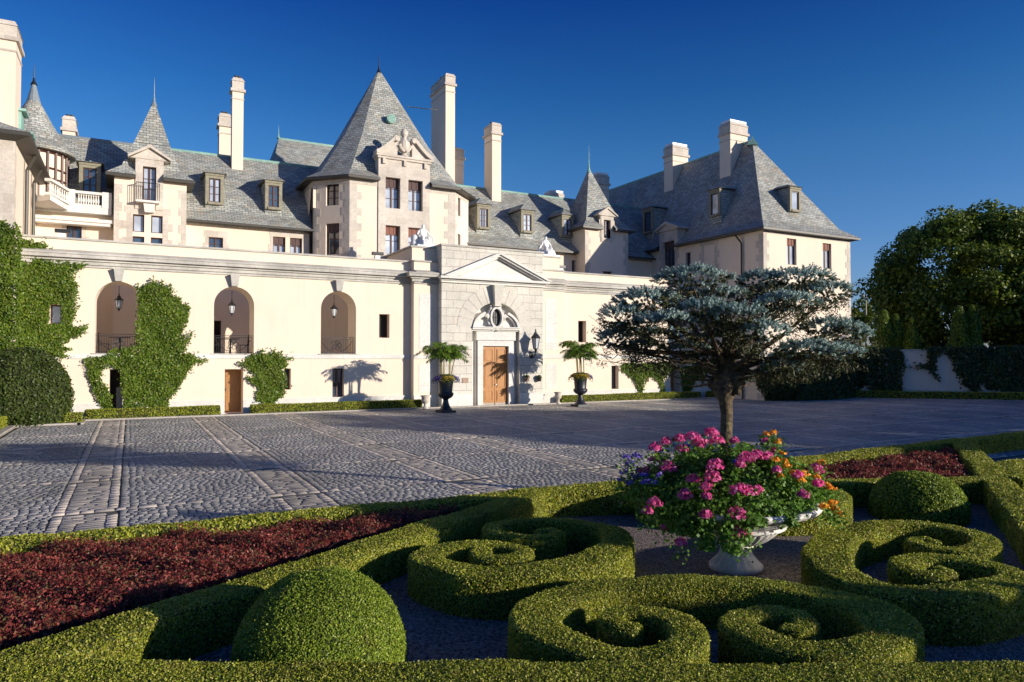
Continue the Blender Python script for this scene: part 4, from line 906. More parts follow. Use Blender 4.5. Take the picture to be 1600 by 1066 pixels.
# right wing
RXW, RY0 = 32.9, 29.75; RY1 = 56.; RX1 = onY(1328.5, 400, RY0).x; zR = 10.2
FRl = Facade((RXW, RY1), (RXW, RY0)); FRf = Facade((RXW, RY0), (RX1, RY0)); FRr = Facade((RX1, RY0), (RX1, RY1))
def wl(q, **k):
    r = FRl.rect(*q); FRl.window(MS, r, **k); return r
wl((985.5, 407, 998.5, 433), cols=2, rows=1, blind=.3, pane='curtain')
r1 = wl((1036.5, 377.5, 1054.5, 424), cols=3, rows=2, blind=.25, pane='glass'); wl((1071.5, 394.5, 1079, 417), cols=1, rows=2)
r2 = wl((1100, 383.5, 1116.5, 425), cols=2, rows=1, blind=.2, pane='curtain')
for q in (r1, r2): FRl.surround(st2, q, .24)
for q in ((1229.5, 373, 1244.5, 414), (1285.5, 380.5, 1299, 420)):
    r = FRf.rect(*q); FRf.window(MS, r, 2, 1, blind=.24, bmat='brown', pane='curtain')
FRl.wall(walls, 0, FRl.len-.402, 0, zR, .4); FRf.wall(walls, 0, FRf.len, 0, zR, .4); FRr.wall(walls, .402, FRr.len, 0, zR, .4)
FRf.quoin(st2, 0, 1, 0, zR-.3, .3); FRf.quoin(st2, FRf.len, -1, 0, zR-.3, .3); FRl.quoin(st2, FRl.len, -1, 0, zR-.3, .35)
FRl.quoin(st2, 0, 1, 0, 5, .3); st2.fbox(FRf, 0, FRf.len, 0, .011, zR-.28, zR-.05)
xr = 36.6; ap = onX(1175.5, 220, xr); zr_ = ap.z; b0 = onX(954, 298, xr)
u_ = (r1[0]+r1[1])/2; rr = MB(); A0 = (xr, ap.y, zr_); A1 = (xr, RY1-4, zr_)
f_, zf = eaves(rr, [(RXW, RY0), (RX1, RY0), (RX1, RY1), (RXW, RY1)], zR, .42, .45, .62, {3: (u_-.93, u_+.93)})
rr.poly([(*f_[0], zf), (*f_[1], zf), A0], 0); rr.poly([(*f_[1], zf), (*f_[2], zf), A1, A0], 0); rr.poly([(*f_[2], zf), (*f_[3], zf), A1], 0); rr.poly([(*f_[3], zf), (*f_[0], zf), A0, A1], 0)
wr = rr.build('wing_roof', ['slate', 'gutter'], MS)
rc2 = MB(); rc2.tube([A0, A1], .09, 6); rc2.lathe([(.5, -.35), (.1, .15), (.01, .35)], A0, 4); rc2.build('ridge_cap', 'copper', wr)
for q, Yq in (((1006.5, 331, 1017, 362), 0), ((1110.5, 302.5, 1121.5, 335.5), 0)):
    Fd = Facade((RXW+.45, RY1), (RXW+.45, RY0)); dormer(MS, Fd, Fd.rect(*q), roofh=.25, depth=2.2, cols=1, rows=1, pane='curtain' if q[0] > 1100 else 'glass')
Fd = Facade((RXW, RY0+.75), (RX1, RY0+.75)); dormer(MS, Fd, Fd.rect(1237.5, 299, 1248.5, 328), roofh=.25, depth=2.4, cols=1, rows=1, pane='curtain')
# pedimented stone bay on the shaded face
u_ = (r1[0]+r1[1])/2; zz1 = FRl.px(1046, 361)[1]; bb = MB(); zap_ = FRl.px(1046, 351)[1]
bb.fbox(FRl, u_-.95, r1[0]-.02, -.9, .08, zR-.35, zz1); bb.fbox(FRl, r1[1]+.02, u_+.95, -.9, .08, zR-.35, zz1); bb.fbox(FRl, r1[0]-.019, r1[1]+.019, -.9, .079, r1[3]+.002, zz1-.002)
bb.prism([(u_-1.2, zz1), (u_+1.2, zz1), (u_, zap_)], [], FRl.P, -2.0, .2); 
for sg in (-1, 1): bb.prism([(u_+sg*1.3, zz1), (u_+sg*1.3, zz1+.12), (u_, zap_+.2), (u_, zap_+.001)], [], FRl.P, -2., .36)
bb.build('stone_bay', 'lime', MS)
st2.build('stone_dressings', 'lime', MS); st2 = MB()
# left wing coming towards the court
LX, LY0 = -3.98, 32.8; LY1 = 44.; zL = 11.1
FLf = Facade((-13, LY0), (LX, LY0)); FLr = Facade((LX, LY0), (LX, LY1)); lw = MB()
FLf.wall(walls, 0, FLf.len, 0, zL, .4); r = FLr.rect(42.5, 322, 47.5, 364); FLr.wall(walls, .402, FLr.len, 0, zL, .4)
FLf.quoin(st2, FLf.len, -1, 0, zL-.3, 1.1); FLr.quoin(st2, 0, 1, 0, zL-.3, .28)
lp_ = [(-13, LY0), (LX, LY0), (LX, LY1), (-13, LY1)]; e = ring(lp_, .5); f_ = ring(lp_, -.5); lr = MB(); zf = zL+.5; A0 = (-8.5, LY0+4, 15.6); A1 = (-8.5, LY1-4, 15.6)
for i in range(4): lr.poly([(*e[i], zL), (*e[(i+1) % 4], zL), (*f_[(i+1) % 4], zf), (*f_[i], zf)], 0)
lr.poly([(*f_[0], zf), (*f_[1], zf), A0], 0); lr.poly([(*f_[1], zf), (*f_[2], zf), A1, A0], 0); lr.poly([(*f_[2], zf), (*f_[3], zf), A1], 0); lr.poly([(*f_[3], zf), (*f_[0], zf), A0, A1], 0)
g2 = ring(lp_, .02); g3 = ring(lp_, .54)
for i in range(4): j = (i+1) % 4; lr.hexa([(*g3[i], zL-.16), (*g3[j], zL-.16), (*g2[j], zL-.3), (*g2[i], zL-.3)], [(*g3[i], zL-.01), (*g3[j], zL-.01), (*g2[j], zL-.004), (*g2[i], zL-.004)], 1)
lr.build('wing_roof', ['slate', 'gutter'], MS)
# copper sided dormers along the left wing's inner slope
for k, y in enumerate((36.2, 38.6)):
    b = MB(); b.box(LX-1.6, LX-.15, y-.45, y+.45, zL+.2, zL+1.75-k*.3); b.box(LX-1.7, LX+.02, y-.55, y+.55, zL+1.751-k*.3, zL+1.85-k*.3); b.build('dormer', 'copper', MS)
# round stair turret with cone roof and timber windows
cx, cy, rad = -4.35, 41.9, 1.55; zr0 = onY(93, 243, cy).z
cb = MB(); cb.lathe([(rad-.1, 0), (rad-.1, 9.6), (rad-.1, zr0)], (cx, cy, 0), 24); cb.build('turret_wall', 'stucco', MS, smooth=False)
ctip = onY(42, 128, cy).z; cr = MB(); cr.lathe([(rad+.28, zr0-.12), (rad+.3, zr0), (rad-.12, zr0+.45), (rad-.72, zr0+1.45), (.26, ctip-.9), (.03, ctip)], (cx, cy, 0), 24); co = cr.build('turret_roof', 'slate', MS)
b = MB(); b.lathe([(.3, ctip-.95), (.1, ctip-.1), (.03, ctip)], (cx, cy, 0), 12, 1); finial(b, cx, cy, ctip-.1, onY(42, 97, cy).z); b.build('finial', ['iron', 'lead'], co)
tw = MB()
for k in range(14):
    a0 = -pi*.75+k*pi/12; a1 = a0+pi/12; rr_ = rad-.06
    tw.tube([(cx+rr_*cos(a0), cy+rr_*sin(a0), 10.2), (cx+rr_*cos(a0), cy+rr_*sin(a0), zr0-.12)], .07, 5)
    for z in (10.25, 11.2, 11.7, zr0-.2): tw.tube([(cx+rr_*cos(a0), cy+rr_*sin(a0), z), (cx+rr_*cos(a1), cy+rr_*sin(a1), z)], .05, 5)
tw.build('timber_windows', 'frame', MS)
walls.build('wall', 'stucco', MS); stone.build('stone_surround', 'lime', MS); st2.build('stone_dressings', 'lime', MS)
ro_ = rf.build('roof', ['slate', 'gutter'], MS); gt.build('gutter', 'gutter', MS); rc.build('ridge_cap', ['copper', 'lead'], ro_)
fb = MB(); finial(fb, ax, ay, 15.55, onY(237, 120, ay).z); fb.build('finial', 'lead', ro_); fb = MB(); finial(fb, 28.0, 40.7, 15.4, onY(919, 226, 40.7).z); fb.build('finial', 'copper', ro_)
# chimneys
def ch(px0, px1, pytop, pybase, Y, sy=.9, tin=False, dz=.8):
    a, b = onY(px0, pytop, Y-sy/2), onY(px1, pytop, Y-sy/2); z1 = a.z; z0 = onY((px0+px1)/2, pybase, Y).z-dz
    chimney(MS, (a.x+b.x)/2, Y, b.x-a.x, sy, z0, z1, tin=tin)
ch(98, 118, 178, 214, 45.5, .9); ch(343, 361, 174, 240, 46.5, .7); ch(363.5, 381, 118, 252, 43.4, .6)
ch(696.5, 711, 112, 270, 45.2, 2.6, dz=3); ch(711.5, 724.5, 229, 287, 46.6, 1.2); ch(769, 783, 189, 300, 43.6, 1.2, dz=1.5)
ch(861, 881, 298, 308, 50, 1.2, True, 4); ch(933, 951.5, 270, 300, 46, 1, True, 4)
def chx(x0, x1, pyt, pyb, X, sx, tin=True):
    a = onX(x0, pyt, X-sx/2); b = onX(x1, pyt, X-sx/2); chimney(MS, X, (a.y+b.y)/2, sx, abs(a.y-b.y), onX(x0, pyb, X).z-3, onX((x0+x1)/2, pyt+3, X).z, tin=tin)
chimney(MS, 36.3, onX(1046, 270, 36).y-.4, 1.5, 1.0, 14, onX(1056, 226, 36).z, tin=True)
chimney(MS, 36.2, onX(1136, 230, 36).y-.4, 1.6, 1.0, 14, onX(1150, 190, 36).z, tin=True)
chimney(MS, onY(25.5, 60, 34.8).x-.85, 35.6, 1.7, 1.6, 10.5, onY(15, 29, 34.8).z)
# antenna on the tall chimney
q = onY(684, 172, 44); b = MB(); b.tube([q, onY(636, 166.5, 44)], .03, 5)
for k in range(7): p = q.lerp(onY(636, 166.5, 44), .35+.09*k); b.tube([p+Vector((0, -.35, -.12)), p+Vector((0, .35, .12))], .015, 4)
b.build('antenna', 'iron', MS)
# far hipped roof peeping over the range, ridge finial
b = MB(); Yh = 56.; q0 = onY(424, 250, Yh); q1 = onY(437, 214, Yh+3); q2 = onY(520, 222, Yh+3); hx = q0.x
b.poly([(hx, Yh, q0.z-1), (q2.x+6, Yh, q0.z-1), (q2.x+6, Yh+3.5, q1.z), (q1.x, Yh+3.5, q1.z)]); b.poly([(hx, Yh+7, q0.z-1), (hx, Yh, q0.z-1), (q1.x, Yh+3.5, q1.z)]); b.poly([(q2.x+6, Yh+7, q0.z-1), (hx, Yh+7, q0.z-1), (q1.x, Yh+3.5, q1.z), (q2.x+6, Yh+3.5, q1.z)])
b.box(hx+.5, q2.x+5, Yh+.5, Yh+6.5, 0, q0.z-1.02, 1)
o = b.build('rear_roof', ['slate', 'stucco'], MS); b = MB(); b.tube([(q1.x, Yh+3.5, q1.z), (q2.x+6, Yh+3.5, q1.z)], .1, 6); finial(b, q1.x, Yh+3.5, q1.z, q1.z+1.1); b.build('ridge_cap', 'copper', o)
# downpipes
dp = MB()
def pipe(pts, r=.055): dp.tube(pts, r, 8)
x = onY(287.5, 360, YM).x; pipe([(x-.15, YM-.45, ZE-.1), (x-.1, YM-.35, ZE-.5), (x, YM-.1, ZE-.9), (x, YM-.1, 6)])
x = onY(484, 380, YM).x; pipe([(x, YM-.1, ZE-.2), (x, YM-.1, 6)])
x = onY(913, 400, YM).x; pipe([(x, YM-.45, ZE-.1), (x-.2, YM-.2, ZE-.6), (x-.2, YM-.1, ZE-.9), (x-.2, YM-.1, 6)])
for px_ in (978, 1155): y = onX(px_, 400, RXW).y; pipe([(RXW-.4, y, zR-.1), (RXW-.12, y-.3, zR-.7), (RXW-.12, y-.3, 0)])
for y in (35.2, 37.6): pipe([(LX+.4, y, zL-.2), (LX+.12, y+.2, zL-.8), (LX+.12, y+.2, 7)], .07)
dp.build('downpipe', 'gutter', MS)

# ================================================================== HEDGES AND THE PARTERRE
H0 = .42
def zsize(d): return max(.015, .0028*d)
def hedge(name, pts, w, h, label, cat='hedge', group=None, leaf='box', size=None, cover=4.4, step=.14, fuzz=.35, widths=None, z0=0.):
    P = catmull([Vector((p[0], p[1], 0)) for p in pts], step) if len(pts) > 2 else [Vector((pts[0][0], pts[0][1], 0)).lerp(Vector((pts[1][0], pts[1][1], 0)), k/ max(1, int((Vector(pts[1])-Vector(pts[0])).length/step))) for k in range(max(1, int((Vector(pts[1])-Vector(pts[0])).length/step))+1)]
    n = len(P); ws = [w]*n
    if widths: widths = [q*.9 for q in widths]; ws = list(np.interp(np.linspace(0, 1, n), np.linspace(0, 1, len(widths)), widths))
    V, Fc = ribbon_body(P, ws, h, z0)
    d = min(sqrt(p.x*p.x+p.y*p.y+4) for p in P); D = sum(sqrt(p.x*p.x+p.y*p.y+4) for p in P)/n
    c = P[n//2]
    return leafy(name, V, Fc, leaf, 'shadecore', size or zsize(min(D, d*1.6)), cover, base=(c.x, c.y, 0), label=label, cat=cat, group=group, fuzz=fuzz)
def pxz(l, z=H0, o=(0, 0), k=1.): return [tuple(onZ(o[0]+x/k, o[1]+y/k, z))[:2] for x, y in l]
def shift(p, q, d): v = (Vector(q)-Vector(p)).normalized(); n = Vector((-v.y, v.x))*d; return (Vector(p)+n), (Vector(q)+n)
G = 'clipped box hedges framing the parterre'
# frame lines (centre lines in the world)
c1 = shift((-2.2, 5.48), (5.75, 10.02), -.23)      # left diagonal
hedge('box_hedge', [tuple(c1[0]), tuple(c1[1])], .46, H0, 'clipped box hedge running diagonally beside the long dark red shrub bed at the left', group=G)
c4 = shift((-2.3, 6.95), (7.9, 1.35), -.25)
hedge('box_hedge', [tuple(c4[0]), tuple(c4[1])], .5, H0, 'clipped box hedge across the bottom of the photo, in front of the dome and scrolls', group=G)
c2 = shift((5.3, 10.15), (13.9, 6.72), -.0)
hedge('box_hedge', [(5.9, 9.78), (13.35, 6.98)], .46, H0, 'clipped box hedge running behind the white basin and the far dome', group=G)
hedge('box_hedge', [(13.7, 6.85), (18.6, 4.9)], .46, H0, 'clipped box hedge continuing right past the crossing beside the second parterre', group=G)
hedge('box_hedge', [(19.0, 10.75), (8.6, 3.75)], .5, H0, 'clipped box hedge slanting down the right edge of the photo', group=G)
hedge('box_hedge', [(-3.5, 10.02), (6.2, 9.70), (9, 9.85), (12.6, 10.22), (18.9, 10.62), (24, 10.75)], .46, H0, 'long low box hedge along the edge of the cobbled court', group=G)
# scrolls
G2 = 'clipped box scrolls round the white basin'
far_ = [(900, 226), (840, 228), (800, 238), (830, 255), (930, 258), (1000, 238), (960, 215), (840, 205), (735, 215)]
sl1 = [(880, 222), (960, 216), (1015, 232), (960, 252), (820, 258), (660, 245), (590, 212), (660, 178), (820, 156), (1000, 156), (1180, 172), (1310, 205), (1375, 255), (1360, 320), (1270, 378), (1120, 425), (920, 462), (700, 482), (500, 475), (320, 445), (195, 400), (180, 362), (290, 325), (450, 303), (620, 303), (750, 325), (800, 355), (740, 385), (620, 390), (520, 372), (500, 348), (570, 338)]
wl1 = [.20, .24, .25, .26, .27, .28, .28, .27, .28, .30, .36, .46, .52, .55, .52, .48, .46, .45, .44, .42, .40, .36, .34, .32, .30, .28, .26, .22]
S_left = pxz(sl1, H0, (620, 770), 4)
sf1 = [(870, 420), (770, 400), (690, 370), (730, 330), (880, 318), (1050, 348), (1160, 410), (1190, 490), (1100, 555), (900, 590), (650, 575), (420, 505), (270, 430), (220, 355), (290, 275), (450, 200), (700, 148), (1000, 135), (1300, 135), (1580, 150)]
sf2 = [(550, 178), (800, 225), (1000, 290), (1140, 370), (1170, 450), (1100, 520), (900, 562), (650, 555), (420, 505), (250, 430), (200, 372), (290, 325), (450, 312), (590, 340), (640, 385), (580, 425), (490, 405)]
S_front = pxz(sf1, H0, (780, 870), 4)+pxz(sf2, H0, (1100, 870), 4)
wf = [.22, .3, .33, .34, .34, .34, .36, .38, .42, .45, .5, .52, .5, .45, .42, .40, .38, .38, .38, .38, .38, .40, .45, .52, .55, .52, .46, .42, .40, .38, .36, .34, .32, .30, .26, .22]
sr1 = [(985, 325), (920, 300), (850, 305), (830, 325), (900, 345), (1000, 372), (1130, 385), (1260, 375), (1340, 330), (1290, 275), (1150, 240), (1000, 215), (800, 200), (600, 208), (420, 245), (290, 300), (230, 390), (280, 490), (420, 575), (600, 640), (850, 670), (1150, 665), (1400, 630), (1530, 580), (1500, 530), (1350, 490), (1180, 455), (980, 432), (820, 445), (755, 485), (840, 535), (980, 550), (1080, 535), (1000, 505)]
S_right = pxz(sr1, H0, (1240, 770), 4.444)
wr_ = [.22, .26, .3, .32, .34, .34, .36, .38, .38, .38, .38, .40, .44, .5, .55, .56, .55, .52, .48, .46, .46, .48, .5, .46, .42, .38, .36, .34, .32, .3, .26, .22]
hedge('box_scroll', S_left, .4, H0, 'box scroll hedge with two curled ends left of the white basin, mostly in shade', 'hedge', G2, widths=wl1, step=.1)
hedge('box_scroll', S_front, .4, H0, 'box scroll hedge with two curled ends nearest the camera, in front of the white basin', 'hedge', G2, widths=wf, step=.09)
hedge('box_scroll', S_right, .4, H0, 'box scroll hedge with two curled ends right of the white basin', 'hedge', G2, widths=wr_, step=.1)
UC = onZ(1150, 888, 0)
S_back = [(2*UC.x-p[0]-.15, 2*UC.y-p[1]+.0) for p in S_front]
hedge('box_scroll', S_back, .4, H0, 'box scroll hedge behind the white basin, half hidden by its flowers', 'hedge', G2, widths=wf, step=.12)
sh2 = Vector((7.6, 4.15)); S_2 = [(p[0]+8.2, p[1]+2.35) for p in S_right]
hedge('box_scroll', S_2, .4, H0*.9, 'small distant box scroll hedge at the right edge, beyond the slanting hedge', 'hedge', G2, widths=wr_, step=.14)
# domes
G3 = 'clipped box domes'
def dome(c, r, h, label, seed):
    V, Fc = ell_body((c[0], c[1], .12), (r, r, h-.12), 40, 20, 0., .006, seed, .85); d = sqrt(c[0]**2+c[1]**2+3)
    return leafy('box_dome', V, Fc, 'dome', 'shadecore', zsize(d)*1.1, 4.8, base=(c[0], c[1], 0), label=label, cat='topiary', group=G3, fuzz=.6)
dome((1.36, 5.72), .655, .78, 'large clipped box dome at the lower left, lit from the right', 1)
dome((10.95, 6.85), .68, .68, 'clipped box dome in the far corner behind the right scroll', 2)
# red beds
def bed(name, poly, h, label, size, cover=2.2, n_h=.05):
    xs = [p[0] for p in poly]; ys = [p[1] for p in poly]
    from mathutils.geometry import tessellate_polygon as tp_
    # subdivide into a bumpy grid clipped to the polygon
    gx = np.arange(min(xs), max(xs), .16); gy = np.arange(min(ys), max(ys), .16); V, Fc, idx = [], [], {}
    def inside(x, y):
        c = False; k = len(poly)-1
        for i in range(len(poly)):
            if (poly[i][1] > y) != (poly[k][1] > y) and x < (poly[k][0]-poly[i][0])*(y-poly[i][1])/(poly[k][1]-poly[i][1])+poly[i][0]: c = not c
            k = i
        return c
    cells = [(i, j) for i, x in enumerate(gx) for j, y in enumerate(gy) if inside(x+.08, y+.08)]
    cs_ = set(cells)
    def vid(i, j, t):
        k = (i, j, t)
        if k not in idx:
            x, y = min(xs)+i*.16, min(ys)+j*.16; z = (h-.05+n_h*(sin(x*5.1+1)*cos(y*4.3)+.8*sin(x*9.7+y*8.1)+random.uniform(-.5, .5))) if t else 0
            idx[k] = len(V); V.append((x, y, z))
        return idx[k]
    for i, j in cells:
        Fc.append((vid(i, j, 1), vid(i+1, j, 1), vid(i+1, j+1, 1), vid(i, j+1, 1)))
        for (di, dj, a, b) in ((0, -1, (i, j), (i+1, j)), (1, 0, (i+1, j), (i+1, j+1)), (0, 1, (i+1, j+1), (i, j+1)), (-1, 0, (i, j+1), (i, j))):
            if (i+di, j+dj) not in cs_: Fc.append((vid(*a, 0), vid(*b, 0), vid(*b, 1), vid(*a, 1)))
    V = np.array(V); A = area_of(V, Fc); n = int(cover*A/(size*size*.3)); P, Nn = sample_faces(V, Fc, n)
    P[:, 2] += RNG.uniform(-.05, .08, n)*np.clip(Nn[:, 2], 0, 1); P += Nn*RNG.uniform(-.02, .04, (n, 1))
    lv, lf = leaf_quads(P, Nn, size, 1.2, .5)
    # upright sprigs
    m_ = int(A*22); P2, N2 = sample_faces(V, Fc, m_); Q = []; 
    for p in P2:
        for k in range(7): Q.append(p+np.array([RNG.normal()*.03, RNG.normal()*.03, k*.018]))
    Q = np.array(Q); l2, f2 = leaf_quads(Q, np.tile([0, 0, 1.], (len(Q), 1)), size*1.1, 1.5, .5)
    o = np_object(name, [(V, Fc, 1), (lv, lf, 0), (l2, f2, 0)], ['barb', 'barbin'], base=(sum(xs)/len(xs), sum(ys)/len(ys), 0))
    return tag(o, label, 'shrub bed', kind='stuff')
bed('barberry_bed', [(-3.4, 9.65), (-3.4, 5.6), (-2.2, 5.9), (4.2, 9.42), (-.5, 9.55), (-3.4, 9.6)][1:], .36, 'long bed of dark red barberry bushes between two box hedges at the left', .034)
bed('barberry_bed', [(7.6, 9.38), (13.3, 7.45), (17.2, 9.95), (12.4, 9.62)], .33, 'triangular bed of dark red barberry bushes right of the flower basin', .06)
bed('barberry_bed', [(2.4, 3.55), (5.2, 2.05), (4.6, 1.3), (1.5, 3.1)], .38, 'dark red barberry sprigs poking up at the bottom edge of the photo', .03, 1.5)
# low edging hedge at the foot of the buildings
G4 = 'low edging hedges at the foot of the walls'
for a, b, lab in (((-1.55, 33.25), (3.45, 33.25), 'low clipped edging hedge between the big ivy and the left oak door'), ((4.75, 33.25), (12.75, 33.25), 'low clipped edging hedge between the left oak door and the gatehouse'),
                  ((-3.6, 31.75), (-1.6, 31.75), 'short stretch of low edging hedge in front of the round shrub'), ((-4.1, 31.9), (-4.1, 12), 'low edging hedge running towards the camera at the far left'),
                  ((20.9, 33.25), (31.0, 33.25), 'low clipped edging hedge right of the gatehouse behind the black urn'), ((31.8, 33.25), (33.2, 33.1), 'short low edging hedge right of the far oak door')):
    hedge('edging_hedge', [a, b], .5, .43, lab, group=G4, leaf='edge', size=.07, step=.4, cover=2.6)
q = BN*1.45
hedge('edging_hedge', [(33.3, 33.1), tuple(BW0+q)[:2], tuple(BW1+q)[:2]], .5, .42, 'low edging hedge along the shaded boundary wall', group=G4, leaf='edge', size=.1, step=.5, cover=2.3)
# round shrub by the left wing
V, Fc = ell_body((-3.75, 32.2, .98), (1.85, 1.3, 1.75), 30, 18, 0, .05, 5, 1.); leafy('round_shrub', V, Fc, 'shrub', 'shadecore', .10, 3.2, base=(-3.75, 32.2, 0), label='big rounded dark green shrub at the foot of the left wing', cat='shrub', fuzz=1.2, jit=1.)
V, Fc = ell_body((-5.4, 31.2, .8), (1.3, 1.2, 1.2), 24, 14, 0, .05, 6, .8); leafy('round_shrub', V, Fc, 'ivyshade', 'shadecore', .12, 3., base=(-5.4, 31.2, 0), label='very dark shrub half cut off by the left edge of the photo', cat='shrub', fuzz=1.2, jit=1.)

# ================================================================== IVY
def in_poly(poly, x, y):
    poly = np.array(poly); c = np.zeros(len(x), bool); k = len(poly)-1
    for i in range(len(poly)):
        xi, yi, xj, yj = *poly[i], *poly[k]
        c ^= ((yi > y) != (yj > y)) & (x < (xj-xi)*(y-yi)/(yj-yi+1e-12)+xi); k = i
    return c
def ivy(name, Fc, poly, label, leaf='ivy', size=.088, layers=7, thick=.28, holes=(), seed=0, cat='climber', cut=()):
    rg = np.random.default_rng(seed+50); P = np.array(poly); lo, hi = P.min(0), P.max(0); A = (hi-lo).prod(); n = int(A/(size*size*.3)*layers*.5)
    u = rg.uniform(lo[0]-.1, hi[0]+.1, n); v = rg.uniform(lo[1]-.1, hi[1]+.1, n); k = in_poly(poly, u+rg.normal(0, size*.4, n)*(1+2.2*(rg.random(n) < .12)), v+rg.normal(0, size*.4, n)*(1+2.2*(rg.random(n) < .12)))
    for h in holes: k &= ~((u > h[0]) & (u < h[1]) & (v > h[2]) & (v < h[3]))
    k &= v > .02
    u, v = u[k], v[k]; n = len(u); bump_ = .5+.5*np.sin(u*2.3+seed)*np.sin(v*1.9+u)+.25*np.sin(u*6.1+v*5.3); th = thick*np.clip(.35+.6*bump_, .2, 1.2)
    d = .03+th*rg.uniform(.15, 1, n)
    W_ = np.array(Fc.o)[None]+u[:, None]*np.array(Fc.U)+d[:, None]*np.array(Fc.N); W_[:, 2] = v
    Nn = np.tile(np.array(Fc.N)+np.array([0, 0, .35]), (n, 1)); lv, lf = leaf_quads(W_, Nn, size, .85, .8, rg, tdir=(0, 0, -1), tj=1.2)
    c = Fc.P((lo[0]+hi[0])/2, max(0, lo[1]), .1)
    return tag(np_object(name, [(lv, lf, 0)], [leaf], base=c), label, cat, 'climbers on the walls')
def pf(Fc, l, o=(0, 0), k=1., d=.1): return [Fc.px(o[0]+x/k, o[1]+y/k, d) for x, y in l]
hw_ = [h for h in hs]
ivy('ivy', F, pf(F, [(10, 352), (30, 356), (33, 373), (60, 379), (70, 380), (72, 386), (70, 398), (80, 388), (84, 396), (92, 402), (110, 408), (138, 413), (126, 420), (115, 426), (121, 450), (118, 490), (112, 510), (125, 512), (139, 507), (128, 523), (108, 530), (95, 540), (114, 546), (98, 551), (112, 561), (88, 556), (60, 560), (0, 590)]),
    'large mass of ivy covering the wall left of the leftmost arch', holes=[h for h in hw_ if h[0] < -2.5 and h[2] > 3], seed=1)
ivy('ivy', FLf, pf(FLf, [(-80, 345), (8, 345), (22, 362), (25, 347), (32, 372), (34, 420), (32, 500), (34, 560), (20, 585), (-80, 590)]), 'ivy climbing the corner of the left wing at the edge of the photo', seed=2, thick=.4)
i2 = [(500, 110), (530, 135), (560, 120), (590, 115), (625, 60), (650, 130), (680, 78), (700, 140), (745, 108), (755, 190), (800, 195), (825, 240), (880, 265), (850, 370), (815, 470), (850, 480), (900, 425), (860, 520), (820, 590), (890, 590), (940, 625), (1000, 640), (910, 655), (850, 730), (820, 790), (770, 860), (720, 920), (715, 1000), (430, 1000), (400, 800), (395, 700), (350, 690), (300, 650), (290, 690), (262, 695), (255, 780), (310, 830), (340, 990), (275, 990), (200, 830), (170, 740), (150, 620), (290, 610), (320, 560), (430, 550), (500, 545), (497, 400), (512, 300), (515, 230)]
ivy('ivy', F, pf(F, i2, (100, 420), 4.44), 'tall green ivy right of the leftmost arch, reaching down to the edging hedge', seed=3)
i3 = [(460, 185), (560, 165), (570, 110), (650, 85), (700, 95), (735, 20), (750, 90), (830, 85), (850, 45), (870, 90), (930, 60), (940, 120), (1060, 130), (980, 160), (1000, 200), (940, 250), (970, 290), (975, 420), (960, 510), (880, 570), (850, 660), (760, 660), (700, 560), (680, 610), (670, 530), (690, 450), (660, 420), (600, 370), (550, 330), (620, 330), (690, 370), (660, 300), (600, 260), (540, 210)]
ivy('ivy', F, pf(F, i3, (300, 540), 6.6625), 'ivy clump right of the left oak door, narrow at its foot', seed=4)
i4 = [(860, 380), (900, 320), (1380, 320), (1400, 380), (1340, 440), (1310, 500), (1335, 660), (1300, 660), (1270, 520), (1200, 460), (1160, 440), (1110, 520), (1085, 660), (1060, 660), (1020, 500), (960, 450)]
ivy('ivy', F, pf(F, i4, (840, 520), 6.6625), 'forked ivy on the wall behind the blue spruce', seed=5)
i5 = [(160, 220), (450, 200), (480, 240), (420, 290), (400, 370), (390, 430), (370, 330), (300, 360), (280, 430), (245, 500), (190, 500), (160, 380)]
ivy('ivy', F, pf(F, i5, (1040, 540), 6.6625), 'bright ivy clump between the far oak door and the right wing', seed=6)

# ================================================================== BOUNDARY WALL, TREES BEYOND
BW = thing('boundary_wall', tuple(BW0), 'long shaded garden wall with a stone coping at the right of the court', 'wall')
FBW = Facade(tuple(BW0)[:2], tuple(BW1)[:2]); b = MB(); FBW.wall(b, -1.0, FBW.len+14, 0, 2.95, .4); b.build('wall', 'stucco2', BW)
b = MB(); b.fbox(FBW, -1., FBW.len+14, -.46, .06, 2.951, 3.05); b.fbox(FBW, -1., FBW.len+14, .0, .05, 0, .5); b.build('coping', 'trim', BW)
uA, uB = FBW.px(1408, 600)[0], FBW.px(1500, 600)[0]; uC = FBW.px(1455, 600)[0]
ivy('ivy', FBW, [(-2, 3.2), (uA, 3.15), (uA+.25, 2.2), (uA, 1.), (uA+.1, .1), (uA-1.6, .1), (uA-2, .9), (uA-2.6, .3), (uA-3.2, 1.2), (uA-4, .5), (uA-4.5, 1.4), (uA-5, .2), (-2, .2)], 'dark ivy on the boundary wall left of its bare patch', 'ivyshade', .16, 6, .35, seed=7)
ivy('ivy', FBW, [(uC-.3, 3.2), (FBW.len+13, 3.2), (FBW.len+13, .1), (uB+1.6, .5), (uB+1.2, 1.2), (uB+.9, .3), (uB+.2, .7), (uB-.2, 1.5), (uC+1.0, 2.7), (uC+.3, 2.9), (uC+.2, 1.6), (uC+.5, .9), (uC-.1, 1.7), (uC-.6, 1.9), (uC-1.3, 1.95), (uC-.2, 2.1)], 'dark ivy on the boundary wall right of its bare patch', 'ivyshade', .16, 6, .35, seed=8)
hedge('tall_hedge', [(34.2, 29.1), (36.8, 28.9), (39.9, 29.6)], 1.3, 2.75, 'tall dark hedge in the shade under the end wall of the right wing', 'hedge', leaf='ivyshade', size=.14, cover=3., step=.4)
V, Fc = ell_body((33.9, 29.6, 1.2), (1.2, 1.1, 1.5), 20, 12, 0, .06, 9); leafy('dark_shrub', V, Fc, 'ivyshade', 'shadecore', .14, 3.5, base=(33.9, 29.6, 0), label='dark round shrub at the corner of the right wing, behind the spruce trunk', cat='shrub', fuzz=1.2)
